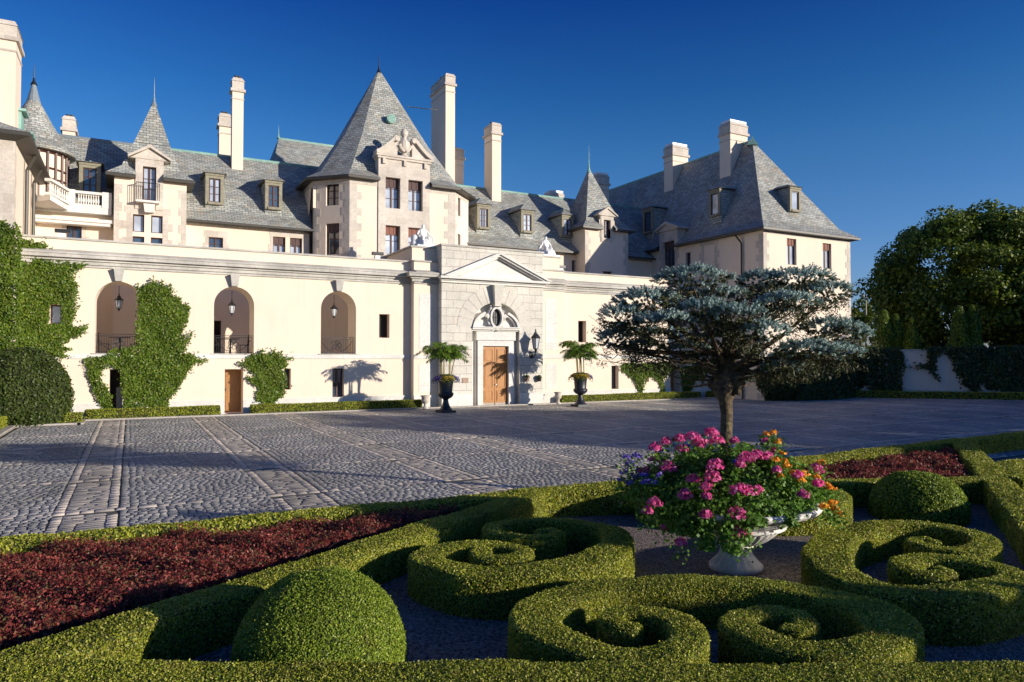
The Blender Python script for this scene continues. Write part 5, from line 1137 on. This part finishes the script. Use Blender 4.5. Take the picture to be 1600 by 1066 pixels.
def tree(name, loc, h, r, z0, label, nclump=60, size=.35, leaf='oak', seed=0, per=420, rz=None, group=None, limbs=7, tr=.35, cr=(.16, .26)):
    rg = np.random.default_rng(seed); x, y = loc; t = thing(name, (x, y, 0), label, 'tree', group)
    rz = rz or (h-z0)/2; cz = z0+rz; b = MB(); b.tube([(x, y, 0), (x+.1, y, z0*.6), (x, y+.1, cz)], [tr, tr*.75, tr*.35], 10)
    cents = []
    for k in range(nclump):
        a = rg.uniform(0, 2*pi); e = np.arcsin(rg.uniform(-.75, 1)); q = rg.uniform(.62, 1.0)**.6
        c = np.array([x+r*q*cos(a)*cos(e), y+r*q*sin(a)*cos(e), cz+rz*q*sin(e)*.92]); cents.append(c)
    for k in range(limbs):
        c = cents[k*len(cents)//limbs]; s0 = Vector((x, y, z0*rg.uniform(.6, 1.1))); m_ = s0.lerp(Vector(c), .5)+Vector((0, 0, .4)); b.tube([s0, m_, Vector(c)], [tr*.4, tr*.22, tr*.06], 6)
    b.build('trunk', 'bark', t); LV, LF, off_ = [], [], 0
    for c in cents:
        cr_ = r*rg.uniform(*cr); n = per; d = rg.normal(size=(n, 3)); d /= np.linalg.norm(d, axis=1)[:, None]; rad = rg.uniform(.35, 1.08, (n, 1))**.6
        P = c+d*rad*cr_*np.array([1.15, 1.15, .8]); lv, lf = leaf_quads(P, d+np.array([0, 0, .5]), size, .9, .7, rg); LV.append(lv); LF.append(lf+off_); off_ += len(lv)
    np_object('crown', [(np.concatenate(LV), np.concatenate(LF), 0)], [leaf], t); return t
p = at(1512, 560, 66); tree('broadleaf_tree', (p.x, p.y), 17.0, 7.7, .9, 'huge leafy tree rising behind the boundary wall at the right', 170, .34, seed=11, per=420, tr=.6, cr=(.15, .24), limbs=12)
p = at(1640, 560, 62); tree('broadleaf_tree', (p.x, p.y), 13.6, 5.2, .8, 'leafy tree cut off by the right edge of the photo behind the wall', 70, .34, seed=12, per=350)
p = at(1368, 560, 90); tree('broadleaf_tree', (p.x, p.y), 11.8, 2.6, 3, 'small airy tree far off beside the right wing', 26, .4, seed=13, per=110)
p = at(1345, 560, 82); tree('broadleaf_tree', (p.x, p.y), 9.2, 3.4, 1, 'low bushy tree far off just beside the right wing', 40, .35, seed=14, per=200)
def cypress(px_, ytop, t_, w, label, seed):
    p = at(px_, 560, t_); top = at(px_, ytop, t_).z; rg = np.random.default_rng(seed); h = thing('arborvitae', (p.x, p.y, 0), label, 'conifer', 'column conifers behind the boundary wall')
    MB().tube([(p.x, p.y, 0), (p.x, p.y, top*.8)], [.12, .03], 6).build('trunk', 'bark', h); n = 7000; z = top*(1-rg.uniform(0, 1, n)**1.6*1.0); f = np.clip((top-z)/top, 0, 1); R = w*(.08+.92*f**.6)*(1+.12*np.sin(z*3+seed)); a = rg.uniform(0, 2*pi, n)
    rr_ = R*rg.uniform(.6, 1.05, n); P = np.stack([p.x+rr_*np.cos(a), p.y+rr_*np.sin(a), z], 1); lv, lf = leaf_quads(P, np.stack([np.cos(a), np.sin(a), .2*np.ones(n)], 1), .2, .7, .5, rg, tdir=(0, 0, 1), tj=.6); np_object('crown', [(lv, lf, 0)], ['ivy'], h)
for i, (x, y, t_, w, lab) in enumerate(((1382, 486, 54, 1.3, 'column conifer first on the left behind the wall'), (1400, 492, 54, 1.0, 'column conifer second from the left behind the wall'), (1425, 500, 53, 1., 'shorter column conifer third from the left'), (1500, 480, 52, 1.2, 'tall column conifer under the huge tree, left of its pair'), (1520, 478, 52, 1.1, 'tall column conifer under the huge tree, right of its pair'))): cypress(x, y, t_, w, lab, 20+i)
p = at(1354, 560, 80); lp2 = thing('lamp_post', (p.x, p.y, 0), 'thin lamp post far off between the right wing and the trees', 'lamp post'); zt2 = at(1354, 464, 80).z
MB().tube([(p.x, p.y, 0), (p.x, p.y, zt2)], [.12, .08], 8).build('post', 'sett', lp2); b = MB(); b.tube([(p.x-.7, p.y, zt2), (p.x+.7, p.y, zt2)], .05, 6); b.box(p.x-.9, p.x-.4, p.y-.15, p.y+.15, zt2+.02, zt2+.2); b.box(p.x+.4, p.x+.9, p.y-.15, p.y+.15, zt2+.02, zt2+.2); b.build('lamp_head', 'gutter', lp2)
# trees off to the right, whose shade falls over the court and the corner of the parterre
GS = 'shade trees to the right of the court, out of the frame'
sh = [(22.2, -18, 3.2), (25.5, -20.5, 3.0), (29, -22, 3.0), (33.5, -8, 3.6), (38, -7.5, 3.8), (42.5, -9, 3.8), (47.5, -19, 3.8), (52.5, -18, 4.2), (59, -18, 5), (67, -20, 5.5), (76, -22, 5.5)]
nth = ['first', 'second', 'third', 'fourth', 'fifth', 'sixth', 'seventh', 'eighth', 'ninth', 'tenth', 'eleventh']
sh += [(31, -15, 3.4), (36, -8, 3.6), (41, -8, 3.6), (45.5, -15, 3.6), (50, -19, 4), (56, -18, 4.5), (63, -20, 5)]
nth += ['twelfth', 'thirteenth', 'fourteenth', 'fifteenth', 'sixteenth', 'seventeenth', 'eighteenth']
for i, (c_, a_, r) in enumerate(sh): tree('shade_tree', ((46 if i > 10 else 40)*sin(pi-SUN_AZ)+c_*cos(pi-SUN_AZ), -(46 if i > 10 else 40)*cos(pi-SUN_AZ)+c_*sin(pi-SUN_AZ)), ((46 if i > 10 else 40)-a_)*tan(SUN_EL), r, .5, nth[i]+' broad shade tree in the row right of the court, out of frame', 70, .75, seed=40+i, per=170, group=GS)
tree('garden_tree', (12.9, -4.9), 2.75, 1.5, .5, 'small round garden tree right of the camera, out of frame', 60, .2, seed=50, per=260, tr=.12)

# ================================================================== BLUE SPRUCE
SD = 12.3; sp_ = at(1134, 560, SD); sx_, sy_ = sp_.x, sp_.y
SP = thing('blue_spruce', (sx_, sy_, 0), 'spreading blue spruce on a tall bare trunk behind the flower basin', 'conifer')
rg = np.random.default_rng(77); b = MB(); pts = []
for k, (dx, z, r) in enumerate(((0, 0, .13), (.02, .5, .112), (-.01, 1.0, .105), (.015, 1.5, .10), (-.01, 1.75, .115), (-.03, 1.88, .18), (-.02, 2.02, .22), (.0, 2.18, .17), (.02, 2.4, .10), (.05, 2.8, .10), (.05, 3.2, .05))): pts.append((Vector((sx_+dx, sy_, z)), r))
b.tube([p for p, r in pts], [r for p, r in pts], 12)
for k in range(9): a = rg.uniform(0, 6.28); b.tube([(sx_+.15*cos(a), sy_+.15*sin(a), 1.9+.3*rg.random()), (sx_+.30*cos(a), sy_+.30*sin(a), 2.0+.3*rg.random())], [.12, .05], 6)
bk_ = newmat('spruce_bark'); m_, nt_, bs_ = bk_; o_ = objc(nt_); n_ = noise(nt_, o_, 14, 6, .7); L(nt_, ramp(nt_, n_, [(.35, (.035, .022, .015)), (.55, (.13, .09, .05)), (.75, (.30, .26, .10))]), bs_.inputs['Base Color']); bs_.inputs['Roughness'].default_value = .9; bump(nt_, bs_, n_, 1., .04); M['sbark'] = m_
b.build('trunk', 'sbark', SP, smooth=True)
# foliage pads: pixel centre, half sizes in m, depth offset along the view
vd = Vector((_f.x, _f.y, 0)).normalized(); sd_ = Vector((_r.x, _r.y, 0))
pads = [(1082, 436, .56, .17, -.2), (1012, 470, .50, .16, -.2), (975, 497, .38, .19, -.3), (1035, 508, .50, .17, -.8), (1130, 466, .42, .15, .1), (1188, 440, .34, .14, .3), (1248, 436, .50, .15, .2), (1292, 458, .42, .16, .1), (1228, 474, .46, .14, -.5),
        (1150, 496, .46, .15, -.9), (1100, 486, .36, .14, -.8), (1190, 520, .40, .15, -.9), (1296, 512, .44, .13, .1), (1328, 522, .30, .12, .3), (1262, 548, .44, .13, -.6), (1310, 553, .38, .12, -.2), (1225, 576, .34, .09, -.3), (962, 532, .28, .17, .0), (1004, 545, .30, .12, .3), (1058, 470, .34, .14, .9), (1215, 458, .40, .14, .9), (1130, 532, .45, .13, .4), (1078, 548, .34, .10, .1)]
NV, NF, no = [], [], 0; DV, DF, do_ = [], [], 0; br = MB()
for pi_, (px_, py_, hr, hz, dd_) in enumerate(pads):
    c = at(px_, py_, SD+dd_); root = Vector((sx_, sy_, 2.1+.5*rg.random())); mid = root.lerp(c, .55)+Vector((0, 0, -.12)); br.tube([root, mid, c+Vector((0, 0, -hz*.6))], [.05, .035, .012], 6)
    for k in range(9):
        e_ = c+sd_*rg.uniform(-hr, hr)*.9+vd*rg.uniform(-hr, hr)*.7+Vector((0, 0, -hz*rg.uniform(.1, .9))); s0 = mid.lerp(c, rg.uniform(.2, .9)); br.tube([s0, s0.lerp(e_, .5)+Vector((0, 0, -.05)), e_], [.016, .01, .004], 4, cap=False)
    n = int(255*hr/.45)
    for k in range(n):
        a = rg.uniform(0, 2*pi); q = sqrt(rg.random())*(1+.18*sin(3*rg.random()+pi_)); top = rg.random(); zr = max(0., 1-q*q)**.5; pos_s = pi_*1.7
        pos = c+sd_*(hr*q*cos(a))+vd*(hr*.85*q*sin(a))+Vector((0, 0, hz*zr*(1 if top < .72 else -.8)*rg.uniform(.55, 1.05)*(1+.35*sin(pos_s+a*3)*q)))
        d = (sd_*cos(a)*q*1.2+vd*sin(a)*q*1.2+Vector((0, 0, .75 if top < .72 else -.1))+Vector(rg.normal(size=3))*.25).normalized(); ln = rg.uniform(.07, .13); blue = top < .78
        m = 42; t = rg.uniform(0, 1, m)[:, None]; aa = rg.uniform(0, 2*pi, m); o1 = np.array(d.orthogonal().normalized()); o2 = np.cross(np.array(d), o1); rad = np.cos(aa)[:, None]*o1+np.sin(aa)[:, None]*o2
        b0 = np.array(pos)+np.array(d)*t*ln; nd = rad*.8+np.array(d)*.55; nd /= np.linalg.norm(nd, axis=1)[:, None]; nl = .042*(1-.3*t); tip = b0+nd*nl; sid = np.cross(nd, np.array(d)); sid /= np.linalg.norm(sid, axis=1)[:, None]+1e-9; wd = .008
        V3 = np.stack([b0-sid*wd, b0+sid*wd, tip], 1).reshape(-1, 3); F3 = np.arange(m*3).reshape(-1, 3)
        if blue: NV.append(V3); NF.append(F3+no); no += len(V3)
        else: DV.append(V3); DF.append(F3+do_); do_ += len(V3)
# bare drooping twigs at the lower left and inner shade foliage
for k in range(150):
    a = at(rg.uniform(955, 1120), rg.uniform(500, 575), SD+rg.uniform(-.5, .5)); e_ = a+sd_*rg.uniform(-.55, -.15)+Vector((0, 0, rg.uniform(-.05, .28))); br.tube([a, a.lerp(e_, .5)+Vector((0, 0, -.06)), e_], [.009, .006, .003], 3, cap=False)
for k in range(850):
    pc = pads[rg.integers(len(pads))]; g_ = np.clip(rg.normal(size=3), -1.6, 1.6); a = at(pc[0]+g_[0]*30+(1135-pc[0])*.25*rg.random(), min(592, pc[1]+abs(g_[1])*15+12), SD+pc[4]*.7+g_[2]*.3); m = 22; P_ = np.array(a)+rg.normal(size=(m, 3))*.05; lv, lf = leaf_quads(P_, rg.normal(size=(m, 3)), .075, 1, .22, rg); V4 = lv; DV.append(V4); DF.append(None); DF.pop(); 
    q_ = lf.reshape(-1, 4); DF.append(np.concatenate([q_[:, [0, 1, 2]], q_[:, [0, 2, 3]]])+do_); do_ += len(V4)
for i_ in range(9):
    a = 2*pi*i_/26; root = Vector((sx_, sy_, 2.1)); ln = rg.uniform(1.0, 2.0); e_ = root+Vector((cos(a), sin(a), 0))*ln+Vector((0, 0, rg.uniform(-.1, .7))); br.tube([root, root.lerp(e_, .5)+Vector((0, 0, -.08)), e_], [.03, .018, .006], 5, cap=False)
br.build('branches', 'sbark', SP)
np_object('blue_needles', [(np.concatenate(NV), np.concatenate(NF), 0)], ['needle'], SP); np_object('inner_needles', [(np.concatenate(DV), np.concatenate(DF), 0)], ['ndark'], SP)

# ================================================================== WHITE BASIN AND ITS FLOWERS
ux, uy = UC.x, UC.y
BS = thing('stone_basin', (ux, uy, 0), 'wide white fluted stone basin on a foot, overflowing with flowers', 'planter')
b = MB(); b.lathe([(.31, 0), (.31, .05), (.27, .07), (.225, .12), (.18, .18), (.165, .235), (.19, .28), (.25, .30)], (ux, uy, 0), 64, mod=lambda j, t: 1+.07*cos(16*t)*(1 if 2 <= j <= 5 else 0)); b.build('foot', 'basin', BS, smooth=True)
def gad(j, t):
    if 1 <= j <= 4: return 1+.035*abs(cos(16*t))*2-.035
    if 10 <= j <= 11: return 1+.012*cos(30*t)
    if 15 <= j <= 18: return 1+.014*cos(44*t+j*.4)
    return 1
b = MB(); b.lathe([(.20, .301), (.29, .33), (.37, .38), (.45, .45), (.495, .50), (.51, .512), (.56, .515), (.575, .54), (.555, .56), (.60, .58), (.665, .615), (.70, .65), (.715, .665), (.76, .675), (.83, .70), (.89, .725), (.935, .76), (.945, .785), (.915, .81), (.85, .79), (.76, .76), (.2, .74)], (ux, uy, 0), 176, mod=gad); b.build('bowl', 'basin', BS, smooth=True)
FL = thing('flower_display', (ux, uy, .7), 'mound of pink geraniums, orange lantana and purple flowers filling the white basin', 'flowers')
rg = np.random.default_rng(5)
def mound_pt(a, e):    # a around, e 0 rim .. pi/2 top ; negative e = hanging over the rim
    R = 1.05 if e >= 0 else .93; 
    return Vector((ux+R*cos(a)*cos(max(e, 0))*1.0, uy+R*sin(a)*cos(max(e, 0)), .78+.62*sin(e) if e >= 0 else .78+e))
LP, LN = [], []
for k in range(21000):
    a = rg.uniform(0, 2*pi); e = np.arcsin(rg.random()**.8); s_ = rg.uniform(.6, 1.0)**.7; R = 1.16
    da = (a-atan2(-uy, -ux)+pi) % (2*pi)-pi; R = 1.16-.36*min(1, max(0, 1.1-abs(da-.62))/.45)+.24*max(0, 1-abs(da+1.5)/.8); P_ = np.array([ux+R*cos(a)*cos(e)*s_, uy+R*sin(a)*cos(e)*s_, .74+.64*sin(e)*s_+.08*sin(a*5)+.05*sin(a*11+3)]); LP.append(P_); LN.append([cos(a)*cos(e), sin(a)*cos(e), sin(e)+.4])
# trailing stems: (world angle seen from camera) hang in front
base_a = atan2(-uy, -ux)
for da, dep, wd_, n in ((-.60, .26, .14, 380), (-.33, .36, .12, 420), (-.06, .34, .11, 380), (.12, .22, .06, 120), (.22, .10, .12, 120), (-.85, .26, .3, 600), (-1.2, .2, .3, 600), (-1.6, .25, .3, 600), (.62, .12, .06, 90)):
    for k in range(n):
        a = base_a+da+rg.normal()*wd_*.5; z = .86-dep*rg.random()**.8*1.25; r_ = .97-.25*max(0, .60-z)+rg.normal()*.05; LP.append(np.array([ux+r_*cos(a), uy+r_*sin(a), z])); LN.append([cos(a), sin(a), .3])
LP = np.array(LP); LN = np.array(LN, float); lv, lf = leaf_quads(LP, LN, .048, .8, .85, rg)
bv, bf = ell_body((ux, uy, .78), (.66, .66, .42), 28, 12, .70, .04, 3)
np_object('foliage', [(lv, lf, 0), (bv, bf, 1)], ['gleaf', 'shadecore'], FL)
EXTRA = []
def head(kind, mat, c, r, n, ps):
    g1 = np.array(c)-np.array([0, 0, r*1.3])+np.clip(rg.normal(size=(42, 3)), -1.8, 1.8)*r*.95; EXTRA.append(g1)
    d = rg.normal(size=(n, 3)); d[:, 2] = np.abs(d[:, 2])*.8; d /= np.linalg.norm(d, axis=1)[:, None]; P_ = np.array(c)+d*r*rg.uniform(.6, 1.0, (n, 1)); lv, lf = leaf_quads(P_, d, ps, .5, .8, rg); np_object(kind, [(lv, lf, 0)], [mat], FL)
pinks = [(1040, 692, 5), (1062, 688, 6), (1082, 686, 8), (1095, 696, 9), (1112, 680, 7), (1120, 692, 8), (1066, 704, 7), (1024, 702, 6), (1025, 721, 7), (1008, 737, 6), (1045, 735, 8), (1118, 731, 8), (1083, 751, 6), (1114, 749, 7), (1103, 764, 7), (1104, 777, 5), (1071, 777, 8), (1168, 721, 8), (1182, 716, 8), (1196, 716, 7), (1157, 728, 5), (1155, 770, 8), (1170, 772, 7), (1184, 767, 5), (1023, 788, 6), (1012, 800, 5), (1102, 806, 6), (1152, 808, 8), (1041, 825, 5), (1063, 850, 6), (1153, 834, 7), (1165, 838, 5), (1141, 845, 5), (1147, 690, 5), (1208, 705, 5), (1214, 736, 5), (1246, 745, 5), (1275, 738, 7), (1278, 758, 6), (1255, 775, 5), (1196, 690, 4)]
cv = Vector((ux, uy, 0))
def on_mound(px_, py_):
    if px_ > 1130 and py_ > 765 and px_ < 1200: return at(px_, py_, 7.55)
    # march along the view ray until the flower mound (or the curtain of trailing stems) is reached
    d = ray(px_, py_); 
    for t in np.arange(6.6, 9.6, .02):
        p = CAM+d*t; q = Vector((p.x-ux, p.y-uy, 0)).length
        if p.z > .74:
            if (q/(1.17+.22*(px_ < 1040)))**2+((p.z-.74)/.66)**2 < 1: return p
        elif q < 1.0: return p
    t = (cv-CAM).dot(_f)/1.; return CAM+d*t
for x, y, r in pinks: head('geranium_head', 'pink', on_mound(x, y), r*rg.uniform(.0115, .0155), 85, .047)
oranges = [(1198, 680, 4), (1208, 678, 4), (1215, 692, 4), (1222, 709, 4), (1230, 730, 4), (1225, 722, 4), (1212, 721, 4), (1193, 713, 3), (1219, 745, 3), (1283, 724, 4), (1240, 741, 4), (1256, 743, 5), (1252, 752, 4), (1276, 747, 4), (1292, 760, 4), (1296, 764, 3), (1303, 767, 4), (1288, 793, 5), (1302, 787, 4), (1305, 797, 4), (1310, 805, 4), (1270, 735, 3), (1187, 711, 3)]
for x, y, r in oranges: head('lantana_head', 'orange', on_mound(x, y), r*.0135, 46, .033)
purp = [(975, 740, 6), (985, 728, 6), (990, 748, 6), (1000, 738, 5), (972, 752, 5), (1006, 745, 5), (1020, 755, 5), (1008, 755, 5), (985, 757, 5), (1033, 705, 4), (1072, 700, 4), (1144, 699, 4), (1145, 692, 3), (1150, 725, 4), (980, 716, 5), (995, 715, 5), (1030, 745, 4)]
for x, y, r in purp: head('purple_flower', 'purple', on_mound(x, y), r*.013, 44, .034)

EX = np.concatenate(EXTRA); lv, lf = leaf_quads(EX, np.tile([-.3, -.5, .8], (len(EX), 1)), .042, 1., .8, rg); np_object('flower_stalk_leaves', [(lv, lf, 0)], ['gleaf'], FL)

# ================================================================== BLACK URNS, PALMS, STATUES
UP = [(-.0, 0)]
def black_urn(x, y, lab, lab2, lab3, seed, left):
    u = thing('black_urn', (x, y, 0), lab, 'urn', 'black urns flanking the entrance')
    MB().box(x-.36, x+.36, y-.36, y+.36, 0, .12).lathe([(.33, .121), (.30, .17), (.24, .22), (.17, .34), (.13, .48), (.115, .58), (.15, .62)], (x, y, 0), 20).build('pedestal', 'blackurn', u)
    b = MB(); b.lathe([(.12, .621), (.24, .66), (.34, .76), (.37, .85), (.355, .90), (.31, .93), (.30, .96), (.33, 1.3), (.36, 1.5), (.40, 1.56), (.39, 1.58), (.34, 1.57), (.3, 1.5)], (x, y, 0), 28, mod=lambda j, t: 1+(.02*cos(20*t) if j < 4 else 0)); b.build('bowl', 'blackurn', u, smooth=True)
    fl_ = thing('flower_ring', (x, y, 1.5), lab2, 'flowers', 'flowers round the palms'); r2 = np.random.default_rng(seed)
    P_, N_ = [], []
    for k in range(1500):
        a = r2.uniform(0, 2*pi); q = r2.uniform(.15, .62)*(1+.15*sin(3*a+seed)); P_.append([x+q*cos(a), y+q*sin(a), 1.58+.12*(1-(q/.6)**2)-max(0, q-.38)*.9*r2.random()+r2.normal()*.03]); N_.append([cos(a), sin(a), 1])
    lv, lf = leaf_quads(np.array(P_), np.array(N_), .07, .8, .7, r2); np_object('foliage', [(lv, lf, 0)], ['shrub'], fl_)
    for mt, a0, a1, nm in (('purple', -.9, .3, 'purple_flowers'), ('yellow', 3.9, 5.1, 'yellow_flowers'), ('purple', 2.9, 3.9, 'purple_flowers') if left else ('yellow', 3.2, 3.9, 'yellow_flowers')):
        P_, N_ = [], []
        for k in range(420): a = r2.uniform(a0, a1); q = r2.uniform(.35, .62); P_.append([x+q*cos(a), y+q*sin(a), 1.64-max(0, q-.36)*.9*r2.random()+r2.normal()*.03]); N_.append([cos(a), sin(a), 1])
        lv, lf = leaf_quads(np.array(P_), np.array(N_), .045, .7, .8, r2); np_object(nm, [(lv, lf, 0)], [mt], fl_)
    pt = thing('potted_palm', (x, y, 1.5), lab3, 'palm', 'palms in the black urns'); st = MB(); LV, LF, o_ = [], [], 0
    cl = [(-.17, 0, .10)]*3+[(.22, .05, .0)]*3 if left else [(-.2, 0, 0), (-.1, .1, 0), (.0, -.05, 0), (.15, .05, 0), (.24, 0, 0), (.05, .1, 0)]
    for ci, (dx, dy, _) in enumerate(cl):
        bx, by = x+dx+r2.normal()*.04, y+dy+r2.normal()*.05; hz = r2.uniform(1.0, 1.45); lean = (r2.normal()*.08+dx*.35, r2.normal()*.08)
        st.tube([(bx, by, 1.5), (bx+lean[0]*.4, by+lean[1]*.4, 1.5+hz*.5), (bx+lean[0], by+lean[1], 1.5+hz)], [.045 if left and ci < 3 else .026, .03, .02], 6)
        for f_ in range(9):
            a = r2.uniform(0, 2*pi); ln = r2.uniform(.75, 1.3); p0 = Vector((bx+lean[0], by+lean[1], 1.5+hz*.9)); up_ = r2.uniform(.15, 1.15); pts_ = []
            for k in range(9): t = k/8; pts_.append(p0+Vector((cos(a), sin(a), 0))*ln*(t*.9)+Vector((0, 0, up_*(1.35*t-.6*t*t)-.3*t**3)))
            st.tube(pts_, [.012*(1-k/10) for k in range(9)], 4, cap=False)
            for k in range(22):
                t = .15+.85*k/22; i0 = min(7, int(t*8)); pp = pts_[i0].lerp(pts_[i0+1], t*8-i0); dr = (pts_[i0+1]-pts_[i0]).normalized(); sd2 = dr.cross(Vector((0, 0, 1))).normalized()
                for s_ in (-1, 1):
                    dd2 = (sd2*s_*.9+dr*.9+Vector((0, 0, -.12+r2.normal()*.25))).normalized(); l2 = .36*sin(pi*min(1, t*.85+.12))+.05; nn_ = dd2.cross(dr).normalized(); w2 = dd2.cross(nn_)*.022
                    tip = pp+dd2*l2+Vector((0, 0, -.09)); md = pp+dd2*l2*.5; V4 = np.array([pp, md+w2, tip, md-w2]); LV.append(V4); LF.append(np.array([[0, 1, 2, 3]])+o_); o_ += 4
    st.build('stems', 'cane', pt); np_object('fronds', [(np.concatenate(LV), np.concatenate(LF), 0)], ['palm'], pt)
black_urn(12.78, 30.15, 'tall black iron urn left of the entrance, standing on the cobbles', 'purple and yellow flowers spilling from the left black urn', 'feathery palm with one thick stem in the left black urn', 1, True)
black_urn(20.45, 30.55, 'tall black iron urn right of the entrance, in front of the edging hedge', 'orange and violet flowers spilling from the right black urn', 'feathery palm with several thin canes in the right black urn', 2, False)
# two small weathered stone urns by the wall
for i, (px_, py_, lab) in enumerate(((664.5, 638, 'small weathered stone urn left of the entrance, against the wall foot'), (872, 631, 'small weathered stone urn right of the entrance, casting its shadow on the plinth'))):
    q = onZ(px_, py_, 0); q.y = 32.75; q.x = onY(px_, 610, 32.75).x
    h = thing('stone_urn', (q.x, q.y, 0), lab, 'urn', 'small stone urns'); MB().lathe([(.16, 0), (.16, .06), (.09, .12), (.07, .2), (.10, .26), (.19, .36), (.20, .46), (.17, .56), (.24, .63), (.24, .66), (.17, .65)], (q.x, q.y, 0), 16).build('body', 'lime', h, smooth=True)
    MB().lathe([(.1, .6), (.12, .655)], (q.x, q.y, 0), 10).build('soil', 'soil', h)
# clipped ball in a low box beside the right urn
def statue(c, flip, label, s=1.):
    h = thing('seated_statue', c, label, 'statue', 'white marble statues on the gatehouse'); f = -1 if flip else 1
    J = dict(pel=(0, 0, .42, .16), ch=(0, .02, .68, .145), up=(0, .03, .82, .12), nk=(0, .01, .92, .055), hd=(0, -.01, 1.02, .085), hd2=(0, 0, 1.10, .075), sl=(-.17, .02, .84, .06), el=(-.30, -.03, .62, .045), hl=(-.22, -.2, .48, .04), sr=(.17, .02, .84, .06), er=(.27, -.08, .63, .045), hr=(.44, -.14, .50, .035),
             kl=(-.13, -.36, .44, .085), al=(-.16, -.40, .12, .05), tl=(-.17, -.5, .05, .04), kr=(.14, -.34, .46, .085), ar=(.2, -.42, .12, .05), tr=(.22, -.52, .05, .04), hpl=(-.09, -.06, .42, .12), hpr=(.09, -.06, .42, .12))
    E_ = [('pel', 'ch'), ('ch', 'up'), ('up', 'nk'), ('nk', 'hd'), ('hd', 'hd2'), ('up', 'sl'), ('sl', 'el'), ('el', 'hl'), ('up', 'sr'), ('sr', 'er'), ('er', 'hr'), ('pel', 'hpl'), ('hpl', 'kl'), ('kl', 'al'), ('al', 'tl'), ('pel', 'hpr'), ('hpr', 'kr'), ('kr', 'ar'), ('ar', 'tr')]
    ks_ = list(J); me = bpy.data.meshes.new('body'); me.from_pydata([(J[k][0]*f*s, J[k][1]*s, J[k][2]*s) for k in ks_], [(ks_.index(a), ks_.index(b_)) for a, b_ in E_], [])
    o = bpy.data.objects.new('body', me); COL.objects.link(o); sm = o.modifiers.new('skin', 'SKIN'); 
    for i, k in enumerate(ks_): me.skin_vertices[0].data[i].radius = (J[k][3]*s, J[k][3]*s)
    me.skin_vertices[0].data[0].use_root = True; ss = o.modifiers.new('sub', 'SUBSURF'); ss.levels = 2; ss.render_levels = 2
    dg = bpy.context.evaluated_depsgraph_get(); nm = bpy.data.meshes.new_from_object(o.evaluated_get(dg)); bpy.data.objects.remove(o); nm.materials.append(M['marble']); nm.polygons.foreach_set('use_smooth', [True]*len(nm.polygons))
    o = bpy.data.objects.new('body', nm); COL.objects.link(o); o.parent = h
    cx_, cy_, cz_ = c; d = MB()      # draped skirt, seat rock and attribute beside the figure
    d.lathe([(.34, 0), (.36, .08), (.32, .22), (.27, .34), (.2, .44), (.05, .47)], (cx_, cy_-.16*s, cz_+.0), 30, mod=lambda j, t: s*(1+.10*sin(9*t+j*.7)+.04*sin(17*t)), sy=1.15); d.build('drapery', 'marble', h, smooth=True)
    r = MB(); r.box(cx_-.5*s, cx_+.5*s, cy_-.62*s, cy_+.3*s, cz_, cz_+.07); r.build('base', 'marble', h)
    b = MB()
    if not flip: b.lathe([(.2, 0), (.24, .12), (.17, .3), (.22, .42), (.15, .56), (.05, .62)], (cx_-.40*s, cy_+.05, cz_+.07), 12, mod=lambda j, t: 1+.12*sin(5*t+j)); b.tube([(cx_+.45*s, cy_-.12, cz_+.07), (cx_+.45*s, cy_-.14, cz_+.5*s)], [.06, .035], 8)
    else: b.lathe([(.15, 0), (.17, .12), (.12, .3), (.09, .45), (.12, .5), (.03, .55)], (cx_-.38*s, cy_, cz_+.07), 12, mod=lambda j, t: 1+.12*sin(4*t+j)); b.lathe([(.18, 0), (.15, .15), (.08, .3), (.02, .36)], (cx_+.34*s, cy_-.2, cz_+.07), 12, mod=lambda j, t: 1+.12*sin(6*t+j))
    b.build('attribute', 'marble', h, smooth=True)
q = onY(661, 384, YA+.9); statue((q.x, YA+.9, ATT+.092), False, 'white marble seated figure with arms spread on the left side of the gatehouse', 1.12)
q = onY(853, 401, YA+.75); statue((q.x, YA+.78, QT+.092), True, 'white marble seated figure with hands on the lap right of the pediment', 1.08)
bpy.context.view_layer.update()
